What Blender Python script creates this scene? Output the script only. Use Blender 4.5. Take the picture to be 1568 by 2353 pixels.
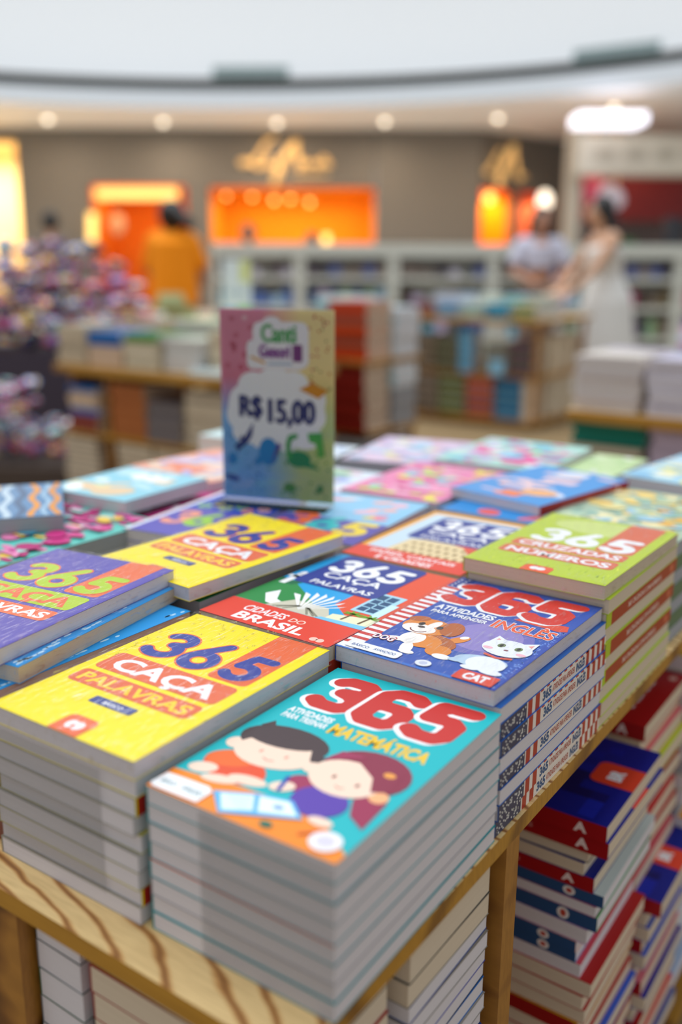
import bpy, bmesh, math, random
from math import sin, cos, pi, radians as R
from mathutils import Vector, Matrix, noise
random.seed(7)
COL = bpy.context.scene.collection
for o in list(bpy.data.objects): bpy.data.objects.remove(o)

# ------------------------------------------------------------------ camera, world, exposure
TZ = 0.71                                   # height of the table top above the floor
F_PX, PITCH, ROLL, YAW = 2158.3, R(14.69), R(0.29), R(34.957)
CAM = Vector((0.24083, -0.33732, TZ + 0.39092))
fw = Vector((-sin(YAW)*cos(PITCH), cos(YAW)*cos(PITCH), -sin(PITCH)))
r0 = Vector((cos(YAW), sin(YAW), 0)); u0 = r0.cross(fw)
RT = r0*cos(ROLL) + u0*sin(ROLL); UP = u0*cos(ROLL) - r0*sin(ROLL)
cam = bpy.data.cameras.new('camera'); camo = bpy.data.objects.new('camera', cam); COL.objects.link(camo)
m = Matrix((RT, UP, -fw)).transposed().to_4x4(); m.translation = CAM; camo.matrix_world = m
cam.sensor_fit = 'VERTICAL'; cam.sensor_height = 36; cam.lens = F_PX/2353*36
cam.clip_start = .02; cam.clip_end = 200
cam.dof.use_dof = True; cam.dof.focus_distance = 0.725; cam.dof.aperture_fstop = 2.3
sc = bpy.context.scene; sc.camera = camo
sc.view_settings.view_transform = 'Standard'; sc.view_settings.look = 'None'
sc.view_settings.gamma = 1; sc.view_settings.use_curve_mapping = False
sc.view_settings.exposure = 0.0
w = bpy.data.worlds.new('daylight'); sc.world = w; w.use_nodes = True
bg = w.node_tree.nodes['Background']; bg.inputs[0].default_value = (.86, .93, 1, 1); bg.inputs[1].default_value = .62

def lin(h):
    h = h.lstrip('#'); out = []
    for i in (0, 2, 4):
        c = int(h[i:i+2], 16)/255
        out.append(c/12.92 if c <= .04045 else ((c+.055)/1.055)**2.4)
    return (*out, 1)
def area_light(name, loc, rot, size, sizey, power, colour, parent=None):
    l = bpy.data.lights.new(name, 'AREA'); l.shape = 'RECTANGLE'; l.size = size; l.size_y = sizey
    l.energy = power; l.color = colour[:3]
    o = bpy.data.objects.new(name, l); COL.objects.link(o); o.location = loc; o.rotation_euler = rot
    return o
def uv(u, v, z=0):                          # metres right of / ahead of the camera's foot
    return Vector((CAM.x + u*cos(YAW) - v*sin(YAW), CAM.y + u*sin(YAW) + v*cos(YAW), z))
def at(px, py, v=None, z=None, Y=None):     # a point of the place seen at a pixel
    d = fw + RT*((px-784)/F_PX) - UP*((py-1176.5)/F_PX)
    if v is not None: t = v/(d.x*-sin(YAW) + d.y*cos(YAW))
    elif z is not None: t = (z-CAM.z)/d.z
    else: t = (Y-CAM.y)/d.y
    return CAM + d*t
# daylight from the glazed atrium roof, high over the tables
area_light('atrium_daylight', uv(-2.8, 7.4, 11), (0, 0, 0), 14, 14, 1850, (.93, .97, 1))

# ------------------------------------------------------------------ materials
MATS = {}
def mat(name, col, rough=.5, emit=0, coat=0, metal=0, spec=.5, var=0.0):
    if name in MATS: return MATS[name]
    m = bpy.data.materials.new(name); m.use_nodes = True; nt = m.node_tree; b = nt.nodes['Principled BSDF']
    c = lin(col) if isinstance(col, str) else (*col, 1)
    b.inputs['Base Color'].default_value = c; b.inputs['Roughness'].default_value = rough
    b.inputs['Metallic'].default_value = metal; b.inputs['Specular IOR Level'].default_value = spec
    b.inputs['Coat Weight'].default_value = coat; b.inputs['Coat Roughness'].default_value = .18
    if emit: b.inputs['Emission Color'].default_value = c; b.inputs['Emission Strength'].default_value = emit
    if var:
        tc = nt.nodes.new('ShaderNodeTexCoord'); n = nt.nodes.new('ShaderNodeTexNoise'); n.inputs['Scale'].default_value = 30
        hs = nt.nodes.new('ShaderNodeHueSaturation'); hs.inputs['Color'].default_value = c
        mr = nt.nodes.new('ShaderNodeMapRange'); mr.inputs[3].default_value = 1-var; mr.inputs[4].default_value = 1+var
        nt.links.new(tc.outputs['Object'], n.inputs['Vector']); nt.links.new(n.outputs[0], mr.inputs[0])
        nt.links.new(mr.outputs[0], hs.inputs['Value']); nt.links.new(hs.outputs[0], b.inputs['Base Color'])
    MATS[name] = m; return m
def ink(hexcol):                            # glossy printed card
    return mat('print_' + hexcol.lstrip('#'), hexcol, rough=.34, coat=.06, spec=.22)
def pages(name, c1, c2):                    # edges of many sheets: fine horizontal lines
    m = bpy.data.materials.new(name); m.use_nodes = True; nt = m.node_tree; b = nt.nodes['Principled BSDF']
    tc = nt.nodes.new('ShaderNodeTexCoord'); mp = nt.nodes.new('ShaderNodeMapping'); mp.inputs['Scale'].default_value = (6, 6, 4200)
    n = nt.nodes.new('ShaderNodeTexNoise'); n.inputs['Scale'].default_value = 1; n.inputs['Detail'].default_value = 3
    mx = nt.nodes.new('ShaderNodeMix'); mx.data_type = 'RGBA'; mx.inputs[6].default_value = lin(c1); mx.inputs[7].default_value = lin(c2)
    nt.links.new(tc.outputs['Object'], mp.inputs[0]); nt.links.new(mp.outputs[0], n.inputs['Vector'])
    nt.links.new(n.outputs[0], mx.inputs[0]); nt.links.new(mx.outputs[2], b.inputs['Base Color'])
    b.inputs['Roughness'].default_value = .8; b.inputs['Specular IOR Level'].default_value = .2
    MATS[name] = m; return m
PG_WHITE = pages('pages_white', '#c9c0c2', '#eae4e6')
PG_CREAM = pages('pages_cream', '#c9b59b', '#e6d5bd')
PG_GREY = pages('pages_grey', '#77797f', '#c8c8cc')
def wood(name, light, mid, dark, sc_=(1, 1, 1), rings=1.4, rough=.45, ctr=(0, 0, 0)):
    m = bpy.data.materials.new(name); m.use_nodes = True; nt = m.node_tree; b = nt.nodes['Principled BSDF']; L = nt.links.new
    tc = nt.nodes.new('ShaderNodeTexCoord'); mp = nt.nodes.new('ShaderNodeMapping'); mp.inputs['Scale'].default_value = sc_; mp.inputs['Location'].default_value = [-a*b for a, b in zip(ctr, sc_)]
    wv = nt.nodes.new('ShaderNodeTexWave'); wv.wave_type = 'RINGS'; wv.rings_direction = 'Z'
    wv.inputs['Scale'].default_value = rings; wv.inputs['Distortion'].default_value = 6; wv.inputs['Detail'].default_value = 2.5
    wv.inputs['Detail Scale'].default_value = 1.1
    cr = nt.nodes.new('ShaderNodeValToRGB'); e = cr.color_ramp.elements
    e[0].position = 0; e[0].color = lin(light); e[1].position = 1; e[1].color = lin(dark)
    k = e.new(.72); k.color = lin(light); k = e.new(.90); k.color = lin(mid)
    n = nt.nodes.new('ShaderNodeTexNoise'); n.inputs['Scale'].default_value = 9; n.inputs['Detail'].default_value = 6
    mp2 = nt.nodes.new('ShaderNodeMapping'); mp2.inputs['Scale'].default_value = (sc_[0]*1.2, sc_[1]*9, 9)
    mx = nt.nodes.new('ShaderNodeMix'); mx.data_type = 'RGBA'; mx.blend_type = 'MULTIPLY'; mx.inputs[0].default_value = .35
    cr2 = nt.nodes.new('ShaderNodeValToRGB'); cr2.color_ramp.elements[0].position = .3; cr2.color_ramp.elements[0].color = (.45, .38, .3, 1); cr2.color_ramp.elements[1].position = .6
    L(tc.outputs['Object'], mp.inputs[0]); L(mp.outputs[0], wv.inputs['Vector']); L(wv.outputs[0], cr.inputs[0])
    L(tc.outputs['Object'], mp2.inputs[0]); L(mp2.outputs[0], n.inputs['Vector']); L(n.outputs[0], cr2.inputs[0])
    L(cr.outputs[0], mx.inputs[6]); L(cr2.outputs[0], mx.inputs[7]); L(mx.outputs[2], b.inputs['Base Color'])
    b.inputs['Roughness'].default_value = rough; MATS[name] = m; return m
PINE = wood('pine_board', '#ecc98c', '#d09a58', '#94602c', (4, 9, 4), 2.3, ctr=(.16, -.66, 0))
PINE_EDGE = wood('pine_edge', '#b98428', '#a06f20', '#85581a', (1.2, 4, 14), .8)
PINE_DARK = wood('pine_panel', '#a8722c', '#8d5a20', '#64390f', (1.5, 5, 9), 1.2)

def film_mat():
    m = bpy.data.materials.new('shrink_film'); m.use_nodes = True; nt = m.node_tree; L = nt.links.new
    for n in list(nt.nodes): nt.nodes.remove(n)
    out = nt.nodes.new('ShaderNodeOutputMaterial'); tr = nt.nodes.new('ShaderNodeBsdfTransparent'); gl = nt.nodes.new('ShaderNodeBsdfGlossy')
    gl.inputs['Roughness'].default_value = .22; tr.inputs[0].default_value = (.97, .97, .98, 1)
    mx = nt.nodes.new('ShaderNodeMixShader'); fr = nt.nodes.new('ShaderNodeLayerWeight'); fr.inputs[0].default_value = .04
    tc = nt.nodes.new('ShaderNodeTexCoord'); mp = nt.nodes.new('ShaderNodeMapping'); mp.inputs['Scale'].default_value = (110, 16, 60); mp.inputs['Rotation'].default_value = (0, 0, .6)
    n = nt.nodes.new('ShaderNodeTexNoise'); n.inputs['Scale'].default_value = 2.2; n.inputs['Detail'].default_value = 5; n.inputs['Distortion'].default_value = 2.5
    cr = nt.nodes.new('ShaderNodeMapRange'); cr.inputs[1].default_value = .55; cr.inputs[2].default_value = .72; cr.inputs[3].default_value = 0; cr.inputs[4].default_value = .8
    ad = nt.nodes.new('ShaderNodeMath'); ad.operation = 'ADD'; ad.use_clamp = True
    bp = nt.nodes.new('ShaderNodeBump'); bp.inputs['Strength'].default_value = .5; bp.inputs['Distance'].default_value = .002
    L(tc.outputs['Object'], mp.inputs[0]); L(mp.outputs[0], n.inputs['Vector']); L(n.outputs[0], cr.inputs[0]); L(n.outputs[0], bp.inputs['Height'])
    L(bp.outputs[0], gl.inputs['Normal']); L(fr.outputs['Facing'], ad.inputs[0]); L(cr.outputs[0], ad.inputs[1])
    mu = nt.nodes.new('ShaderNodeMath'); mu.operation = 'MULTIPLY'; mu.inputs[1].default_value = .5
    L(ad.outputs[0], mu.inputs[0]); L(mu.outputs[0], mx.inputs[0]); L(tr.outputs[0], mx.inputs[1]); L(gl.outputs[0], mx.inputs[2]); L(mx.outputs[0], out.inputs[0])
    return m
FILM = film_mat()

# ------------------------------------------------------------------ mesh helpers
class MB:                                   # a mesh under construction, with material slots
    def __init__(s): s.v = []; s.f = []; s.fm = []; s.m = []
    def mi(s, m):
        if m not in s.m: s.m.append(m)
        return s.m.index(m)
    def face(s, pts, m):
        i = len(s.v); s.v += [tuple(p) for p in pts]; s.f.append(tuple(range(i, i+len(pts)))); s.fm.append(s.mi(m))
    def grid(s, vs, fs, m):
        i = len(s.v); s.v += [tuple(p) for p in vs]; k = s.mi(m)
        for f in fs: s.f.append(tuple(i+a for a in f)); s.fm.append(k)
    def box(s, a, b, m, rz=0, c=None):
        x0, y0, z0 = a; x1, y1, z1 = b
        P = [(x0,y0,z0),(x1,y0,z0),(x1,y1,z0),(x0,y1,z0),(x0,y0,z1),(x1,y0,z1),(x1,y1,z1),(x0,y1,z1)]
        s.grid(P, [(0,3,2,1),(4,5,6,7),(0,1,5,4),(1,2,6,5),(2,3,7,6),(3,0,4,7)], m)
    def tube(s, p0, p1, ra, rb, m, n=12, caps=True):
        p0, p1 = Vector(p0), Vector(p1); d = (p1-p0).normalized()
        a = d.orthogonal().normalized(); b = d.cross(a)
        vs = [p0 + (a*cos(2*pi*i/n)+b*sin(2*pi*i/n))*ra for i in range(n)] + [p1 + (a*cos(2*pi*i/n)+b*sin(2*pi*i/n))*rb for i in range(n)]
        fs = [(i, (i+1) % n, n+(i+1) % n, n+i) for i in range(n)]
        if caps: fs += [tuple(range(n))[::-1], tuple(range(n, 2*n))]
        s.grid(vs, fs, m)
    def ball(s, c, r, m, n=14, k=9, rot=None):
        c = Vector(c); rx, ry, rz = (r, r, r) if not hasattr(r, '__len__') else r
        vs = [Vector((0, 0, rz))]; fs = []
        for j in range(1, k):
            t = pi*j/k
            for i in range(n): vs.append(Vector((rx*sin(t)*cos(2*pi*i/n), ry*sin(t)*sin(2*pi*i/n), rz*cos(t))))
        vs.append(Vector((0, 0, -rz)))
        for i in range(n):
            fs.append((0, 1+i, 1+(i+1) % n)); fs.append((len(vs)-1, 1+(k-2)*n+(i+1) % n, 1+(k-2)*n+i))
            for j in range(k-2):
                a, b = 1+j*n+i, 1+j*n+(i+1) % n; fs.append((a, a+n, b+n, b))
        if rot: vs = [rot @ q for q in vs]
        s.grid([q+c for q in vs], fs, m)
    def mesh(s, name, smooth=False):
        me = bpy.data.meshes.new(name); me.from_pydata(s.v, [], s.f)
        for m in s.m: me.materials.append(m)
        me.polygons.foreach_set('material_index', s.fm)
        if smooth: me.polygons.foreach_set('use_smooth', [True]*len(s.f))
        me.update(); return me
    def build(s, name, parent=None, smooth=False): return link(name, s.mesh(name, smooth), parent)
def link(name, data, parent=None):
    o = bpy.data.objects.new(name, data); COL.objects.link(o)
    if parent: o.parent = parent
    return o
LABELS = set()
def tag(o, label=None, cat=None, group=None, kind=None):
    if label: o['label'] = label; LABELS.add(label)
    if cat: o['category'] = cat
    if group: o['group'] = group
    if kind: o['kind'] = kind
    return o
def struct(mb, name): return tag(mb.build(name), kind='structure')
def empty(name, loc, rz=0):
    o = link(name, None); o.location = loc; o.rotation_euler = (0, 0, rz); return o

# ------------------------------------------------------------------ printed artwork (flat ink layers on a cover)
TEXT = {}
def text_geo(s, bold, shear):
    k = (s, bold, shear)
    if k not in TEXT:
        c = bpy.data.curves.new('t', 'FONT'); c.body = s; c.size = 1; c.offset = bold; c.shear = shear; c.resolution_u = 3
        o = bpy.data.objects.new('t', c); COL.objects.link(o); bpy.context.view_layer.update()
        me = bpy.data.meshes.new_from_object(o.evaluated_get(bpy.context.evaluated_depsgraph_get()))
        vs = [(v.co.x, v.co.y) for v in me.vertices]; fs = [tuple(p.vertices) for p in me.polygons]
        bpy.data.objects.remove(o); bpy.data.curves.remove(c); bpy.data.meshes.remove(me)
        x0 = min(a for a, _ in vs); x1 = max(a for a, _ in vs); y0 = min(b for _, b in vs); y1 = max(b for _, b in vs)
        TEXT[k] = (vs, fs, x0, x1, y0, y1)
    return TEXT[k]
def arc(cx, cy, r, a0, a1, n=14, ry=None):
    return [(cx + r*cos(R(a0+(a1-a0)*i/n)), cy + (ry or r)*sin(R(a0+(a1-a0)*i/n))) for i in range(n+1)]
DIG = {'3': [arc(.30, .73, .22, 150, -80) + arc(.28, .26, .26, 80, -150)],
       '6': [arc(.31, .29, .25, 0, 360, 22), [(.07, .36), (.14, .52), (.42, .97)]],
       '5': [[(.56, .95), (.20, .95), (.12, .53)] + arc(.28, .29, .27, 112, -150)]}
class Art:                                  # coordinates in centimetres; fn maps (u, v, layer) to a point
    def __init__(s, mb, fn): s.mb = mb; s.fn = fn; s.k = 0
    def up(s): s.k += 1
    def poly(s, pts, m): s.mb.face([s.fn(a, b, s.k) for a, b in pts], m); s.up()
    def rect(s, a, b, c, d, m, r=0):
        if r <= 0: return s.poly([(a, b), (c, b), (c, d), (a, d)], m)
        P = []
        for cx, cy, t in ((c-r, b+r, -90), (c-r, d-r, 0), (a+r, d-r, 90), (a+r, b+r, 180)):
            P += [(cx+r*cos(R(t+22.5*i)), cy+r*sin(R(t+22.5*i))) for i in range(5)]
        s.poly(P, m)
    def ell(s, cx, cy, rx, ry, m, rot=0, a0=0, a1=360):
        n = 24; c_, s_ = cos(R(rot)), sin(R(rot)); P = []
        for i in range(n + (a1-a0 < 360)):
            t = R(a0+(a1-a0)*i/n); x, y = rx*cos(t), ry*sin(t); P.append((cx+x*c_-y*s_, cy+x*s_+y*c_))
        s.poly(P, m)
    def stroke(s, pts, w, m, cap=True):
        """the outline of a round pen drawn along pts, cut out of a fine grid as one flat sheet"""
        r = w/2; h = min(max(w/6, .07), .3); xs = [p[0] for p in pts]; ys = [p[1] for p in pts]
        x0, y0 = min(xs)-r-h, min(ys)-r-h; nx = int((max(xs)+r+h-x0)/h)+2; ny = int((max(ys)+r+h-y0)/h)+2
        if len(pts) == 2 and nx*ny > 900:
            (ax, ay), (bx, by) = pts; d = math.hypot(bx-ax, by-ay); ux, uy = (bx-ax)/d*r, (by-ay)/d*r
            return s.poly([(ax+uy, ay-ux), (bx+uy, by-ux), (bx+ux*.7, by+uy*.7), (bx-uy, by+ux), (ax-uy, ay+ux), (ax-ux*.7, ay-uy*.7)], m)
        seg = []
        for (ax, ay), (bx, by) in zip(pts, pts[1:]):
            dx, dy = bx-ax, by-ay; L = dx*dx+dy*dy
            if L > 1e-9: seg.append((ax, ay, dx, dy, L))
        D = []
        for j in range(ny+1):
            row = []
            for i in range(nx+1):
                x, y = x0+i*h, y0+j*h; b = 1e9
                for ax, ay, dx, dy, L in seg:
                    t = ((x-ax)*dx+(y-ay)*dy)/L; t = 0 if t < 0 else (1 if t > 1 else t); e = (x-ax-t*dx)**2+(y-ay-t*dy)**2
                    if e < b: b = e
                row.append(r-math.sqrt(b))
            D.append(row)
        k = s.k
        for j in range(ny):
            i = 0
            while i < nx:
                c = [(i, j), (i+1, j), (i+1, j+1), (i, j+1)]; v = [D[q][p] for p, q in c]
                if max(v) <= 0: i += 1; continue
                if min(v) > 0:
                    i2 = i+1
                    while i2 < nx and min(D[j][i2+1], D[j+1][i2+1]) > 0: i2 += 1
                    P = [(x0+i*h, y0+j*h), (x0+i2*h, y0+j*h), (x0+i2*h, y0+j*h+h), (x0+i*h, y0+j*h+h)]; i = i2
                else:
                    P = []
                    for q in range(4):
                        (pa, qa), (pb, qb) = c[q], c[(q+1) % 4]; va, vb = v[q], v[(q+1) % 4]
                        if va > 0: P.append((x0+pa*h, y0+qa*h))
                        if (va > 0) != (vb > 0): t = va/(va-vb); P.append((x0+(pa+(pb-pa)*t)*h, y0+(qa+(qb-qa)*t)*h))
                    i += 1
                s.mb.face([s.fn(a, b, k) for a, b in P], m)
        s.up()
    def text(s, t, a, b, c, d, m, bold=.02, shear=0.0, k=None):   # fitted into the box a,b..c,d
        vs, fs, x0, x1, y0, y1 = text_geo(t, bold, shear)
        sx = (c-a)/(x1-x0); sy = (d-b)/(y1-y0)
        s.mb.grid([s.fn(a+(x-x0)*sx, b+(y-y0)*sy, s.k) for x, y in vs], fs, m); s.up()
    def bold(s, t, a, b, c, d, m, w=.12):
        for dx, dy in ((-w, 0), (0, w*.6), (w, 0), (0, -w*.6)): s.text(t, a+dx, b+dy, c+dx, d+dy, m, .012)
    def num(s, ch, a, b, c, d, w, m, shear=0, dx=0, dy=0, cap=True):
        for st in DIG[ch]:
            P = [(a+dx+(x/.62)*(c-a)+shear*y*(d-b), b+dy+y*(d-b)) for x, y in st]
            s.stroke(P, w, m, cap)
def W(h): return ink(h)
WHITE = '#f6f5f6'
def blobs(A, w, l, base, cols, n, seed, big=1.0):
    rr = random.Random(seed); A.rect(0, 0, w, l, W(base))
    for i in range(n):
        a = rr.uniform(.09, .24)*min(w, l)*big; b = a*rr.uniform(.25, .8)
        cx = rr.uniform(a, w-a) if w > 2*a else w/2; cy = rr.uniform(a, l-a) if l > 2*a else l/2
        if rr.random() < .3:
            A.rect(cx-a, cy-b*.6, min(cx+a, w), cy+b*.6, W(rr.choice(cols)), min(a, b)*.3)
        else: A.ell(cx, cy, a*.95, b, W(rr.choice(cols)), rr.uniform(-60, 60) if a < cx < w-a else 0)

def caca(A, bgc, bar1, t1, bar2, t2, dig, digo, blk, tabc, sprinkle=None, title=('CAÇA', 'PALAVRAS'), small='BÁSICO'):
    A.rect(0, 0, 13.4, 20, W(bgc))
    if sprinkle:
        rr = random.Random(3)
        for i in range(46):
            x = rr.uniform(.4, 8.2); y = rr.uniform(16.2, 19.6) if i % 3 else rr.uniform(10, 16)
            if y < 16.2: x = rr.uniform(.2, .9)
            A.text(rr.choice('AWHKVNXYMZ'), x, y, x+.28, y+.32, W(sprinkle), 0); A.k -= 1
        A.up()
    A.rect(8.7, 11.3, 12.3, 20, W(blk), .5)
    A.rect(8.7, 18, 12.3, 20, W(blk))
    for ch, a, b, c, d in (('3', 1.5, 12.0, 4.6, 16.0), ('6', 5.1, 11.7, 8.0, 16.2), ('5', 9.2, 12.0, 11.8, 15.8)):
        A.num(ch, a, b, c, d, 1.25, W(digo)); A.num(ch, a, b, c, d, .95, W(dig))
    A.rect(.9, 8.0, 12.3, 10.9, W(bar1), .5)
    A.text(title[0], 1.9, 8.45 if 'Ç' not in title[0] else 7.95, 11.5, 10.4, W(t1), .035)
    A.rect(.9, 5.5, 12.2, 7.5, W(bar2), .45); A.text(title[1], 1.5, 5.85, 11.7, 7.15, W(t2), .03)
    if small: A.rect(5.0, 3.9, 8.9, 4.8, W('#33418c'), .12); A.text(small, 6.1, 4.1, 7.9, 4.6, W(WHITE), .02)
    A.rect(5.7, 0, 8.3, 2.2, W(tabc), .5); A.rect(5.7, 0, 8.3, 1.0, W(tabc))
    A.ell(6.75, 1.1, .42, .5, W(WHITE)); A.ell(7.35, 1.1, .42, .5, W(WHITE)); A.ell(7.0, .95, .16, .2, W(tabc))
def art_yellow(A): caca(A, '#ffe500', '#ea6a3c', WHITE, '#ea6a3c', '#ffd21e', '#2f3f98', '#ee7038', '#ee6a35', '#ee6a35', '#cdb224')
def art_purple(A):
    caca(A, '#5a50ae', '#b4cf1a', '#ef6c3c', '#ef6c3c', WHITE, '#b5d31c', '#f0722f', '#f0703f', '#f0703f')
def art_green(A):
    A.rect(0, 0, 13.4, 20, W('#bccf2c')); rr = random.Random(5)
    for i in range(70):
        x = rr.uniform(.3, 12.9); y = rr.uniform(.2, 4.6) if i % 2 else rr.uniform(15, 19)
        A.poly([(x, y), (x+rr.uniform(.08, .25), y), (x+rr.uniform(-.2, .3), y+rr.uniform(.4, 1.4) if y < 18 else 19.9)], W(rr.choice(['#8fae12', '#dde830', '#7d9a14', '#a9c31a']))); A.k -= 1
    A.up()
    A.ell(7, 16.8, 5.2, 2.6, W('#cfdc7c')); A.rect(8.7, 9.4, 12.3, 20, W('#df6a45'), .4)
    for ch, a, b, c, d in (('3', 2.1, 9.9, 4.9, 14.0), ('6', 5.5, 9.8, 8.2, 14.2), ('5', 9.1, 9.9, 11.8, 14.0)): A.num(ch, a, b, c, d, 1.05, W(WHITE))
    A.rect(1.2, 6.9, 12.3, 9.2, W('#df6a45'), .5); A.text('CRUZADAS', 1.8, 7.3, 11.8, 8.8, W(WHITE), .035)
    A.text('COM', 5.8, 6.75, 7.8, 7.1, W('#f5d23c'), .03)
    A.rect(1.2, 4.2, 12.3, 6.6, W('#df6a45'), .5); A.text('NÚMEROS', 1.8, 4.6, 11.8, 6.45, W(WHITE), .035)
    A.rect(5.5, 0, 8.2, 1.8, W('#ee5a2c'), .5); A.rect(5.5, 0, 8.2, .9, W('#ee5a2c')); A.ell(6.55, .95, .42, .42, W(WHITE)); A.ell(7.15, .95, .42, .42, W(WHITE))
DIGH = {'3': [[(.06, .86), (.16, .95), (.42, .95), (.53, .86), (.53, .70), (.44, .60), (.26, .56), (.44, .50), (.54, .40), (.54, .18), (.44, .07), (.16, .07), (.05, .16)]],
        '6': [[(.55, .86), (.44, .95), (.20, .95), (.08, .84), (.08, .18), (.18, .07), (.44, .07), (.54, .18), (.54, .44), (.44, .54), (.18, .54), (.10, .48)]],
        '5': [[(.58, .95), (.12, .95), (.09, .58), (.42, .60), (.54, .50), (.54, .18), (.44, .07), (.16, .07), (.04, .16)]]}
def heavy365(A, b, d, m=None):
    for ch, a, c, lo, hi in (('3', 1.3, 4.6, b, d-.3), ('6', 5.0, 8.4, b-.3, d), ('5', 9.0, 12.0, b-.1, d)):
        for q, (wd, mm, dx, dy) in enumerate(((1.62, W(WHITE), -.20, -.20), (1.42, W(m or '#c8302a'), 0, 0))):
            for st in DIGH[ch]: A.stroke([(a+dx+x/.62*(c-a)+.05*y*(d-b), lo+dy+y*(hi-lo)) for x, y in st], wd, mm)
def art_maths(A):
    A.rect(0, 0, 13.4, 20, W('#16b5bc'))
    A.poly([(0, 2.4), (5, 3.0), (10, 3.3), (13.4, .9), (13.4, 0), (0, 0)], W('#f58a1f'))
    heavy365(A, 14.0, 19.0)
    A.text('ATIVIDADES', 1.0, 12.25, 4.6, 13.0, W(WHITE), .035); A.text('PARA TREINAR', 1.1, 11.4, 4.7, 12.1, W(WHITE), .03)
    A.text('MATEMÁTICA', 5.0, 11.1, 12.3, 12.9, W('#f7c62b'), .04)
    sk = '#f9d8c2'
    A.ell(3.0, 4.4, 2.4, 1.5, W('#e6502a'), -12); A.ell(2.2, 5.2, 1.7, 1.0, W('#ee6a2a'), 25)
    A.ell(1.4, 3.4, .95, .6, W(sk), 20); A.ell(4.6, 3.7, 1.3, .5, W(sk), 8); A.ell(3.1, 2.9, 1.2, .45, W(sk), 15)
    A.ell(1.15, 6.9, .75, .7, W(sk)); A.ell(3.6, 8.6, 3.15, 1.9, W('#4a3a3c'), 4); A.ell(3.95, 7.15, 2.75, 1.85, W(sk), 8)
    A.ell(3.4, 9.0, 2.75, 1.25, W('#4a3a3c'), 8); A.poly([(5.6, 8.9), (6.9, 8.4), (7.2, 7.0), (6.3, 7.6)], W('#4a3a3c')); A.poly([(.9, 9.6), (1.4, 10.6), (2.0, 9.8)], W('#4a3a3c'))
    for x, y in ((3.1, 6.9), (4.9, 7.1)): A.ell(x, y, .12, .2, W('#e3a08c'))
    A.stroke([(3.7, 6.3), (4.1, 6.15), (4.5, 6.3)], .09, W('#c97a6a'))
    A.ell(9.9, 8.3, 2.9, 2.5, W('#8c3048')); A.poly([(11.2, 6.6), (12.7, 6.2), (12.9, 3.2), (11.6, 4.0), (10.9, 5.4)], W('#9c2f52')); A.ell(7.4, 5.2, 1.0, .9, W('#a03458'))
    A.ell(9.4, 4.2, 1.75, 1.55, W('#5b3ea6')); A.ell(10.6, 2.6, .8, .4, W(sk)); A.ell(6.7, 4.3, .8, .55, W(sk), 30)
    A.ell(6.9, 7.0, .55, .6, W(sk)); A.ell(12.0, 6.4, .6, .6, W('#f7b27e')); A.ell(9.25, 7.1, 2.4, 1.95, W(sk), -8)
    A.poly([(8.3, 9.6), (12.0, 9.4), (12.3, 7.2), (11.3, 6.6), (10.6, 8.0)], W('#8c3048')); A.poly([(6.9, 8.2), (7.4, 9.7), (9.2, 9.9), (8.0, 9.0)], W('#a03458')); A.ell(11.3, 8.8, .4, .3, W('#f0a04a'))
    for x, y in ((8.6, 6.9), (10.3, 6.8)): A.ell(x, y, .12, .2, W('#7a3a32'))
    A.stroke([(9.2, 6.1), (9.5, 5.95), (9.8, 6.1)], .09, W('#c97a6a')); A.stroke([(6.4, 5.3), (6.75, 3.9)], .28, W('#2f4aa8'))
    A.poly([(3.7, 1.7), (6.0, 2.85), (8.2, 3.4), (9.7, 2.2), (5.4, .15)], W('#5fb4e6')); A.poly([(4.2, 1.75), (6.0, 2.65), (6.9, 1.35), (5.4, .45)], W('#dff1fb')); A.poly([(6.3, 2.75), (8.1, 3.2), (9.3, 2.25), (7.2, 1.4)], W('#e8f5fb'))
    for i in range(5): A.stroke([(4.7+i*.3, 1.5-i*.2+.3), (6.1+i*.15, 2.3-i*.27)], .06, W('#a5cfe6')); A.k -= 1
    A.up(); A.ell(7.9, 2.4, .35, .25, W('#8fb3dc')); A.ell(8.3, .75, .42, .28, W('#1f6e5a'))
    A.stroke([(10.3, 1.0), (11.2, 1.9)], .14, W('#c83a2a'))
    A.poly([(.05, .35), (.15, 1.7), (3.3, 1.85), (3.8, 1.5), (3.75, .2), (.4, .1)], W(WHITE)); A.text('BÁSICO', .45, .7, 1.6, 1.2, W('#14707a'), .02); A.k -= 1; A.text('AVANÇADO', 2.0, .6, 3.5, 1.2, W('#14707a'), .02)
    A.ell(11.9, 1.25, .95, .9, W('#f3eef0')); A.ell(11.9, 1.25, .55, .5, W('#d9d2e6'))
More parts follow.
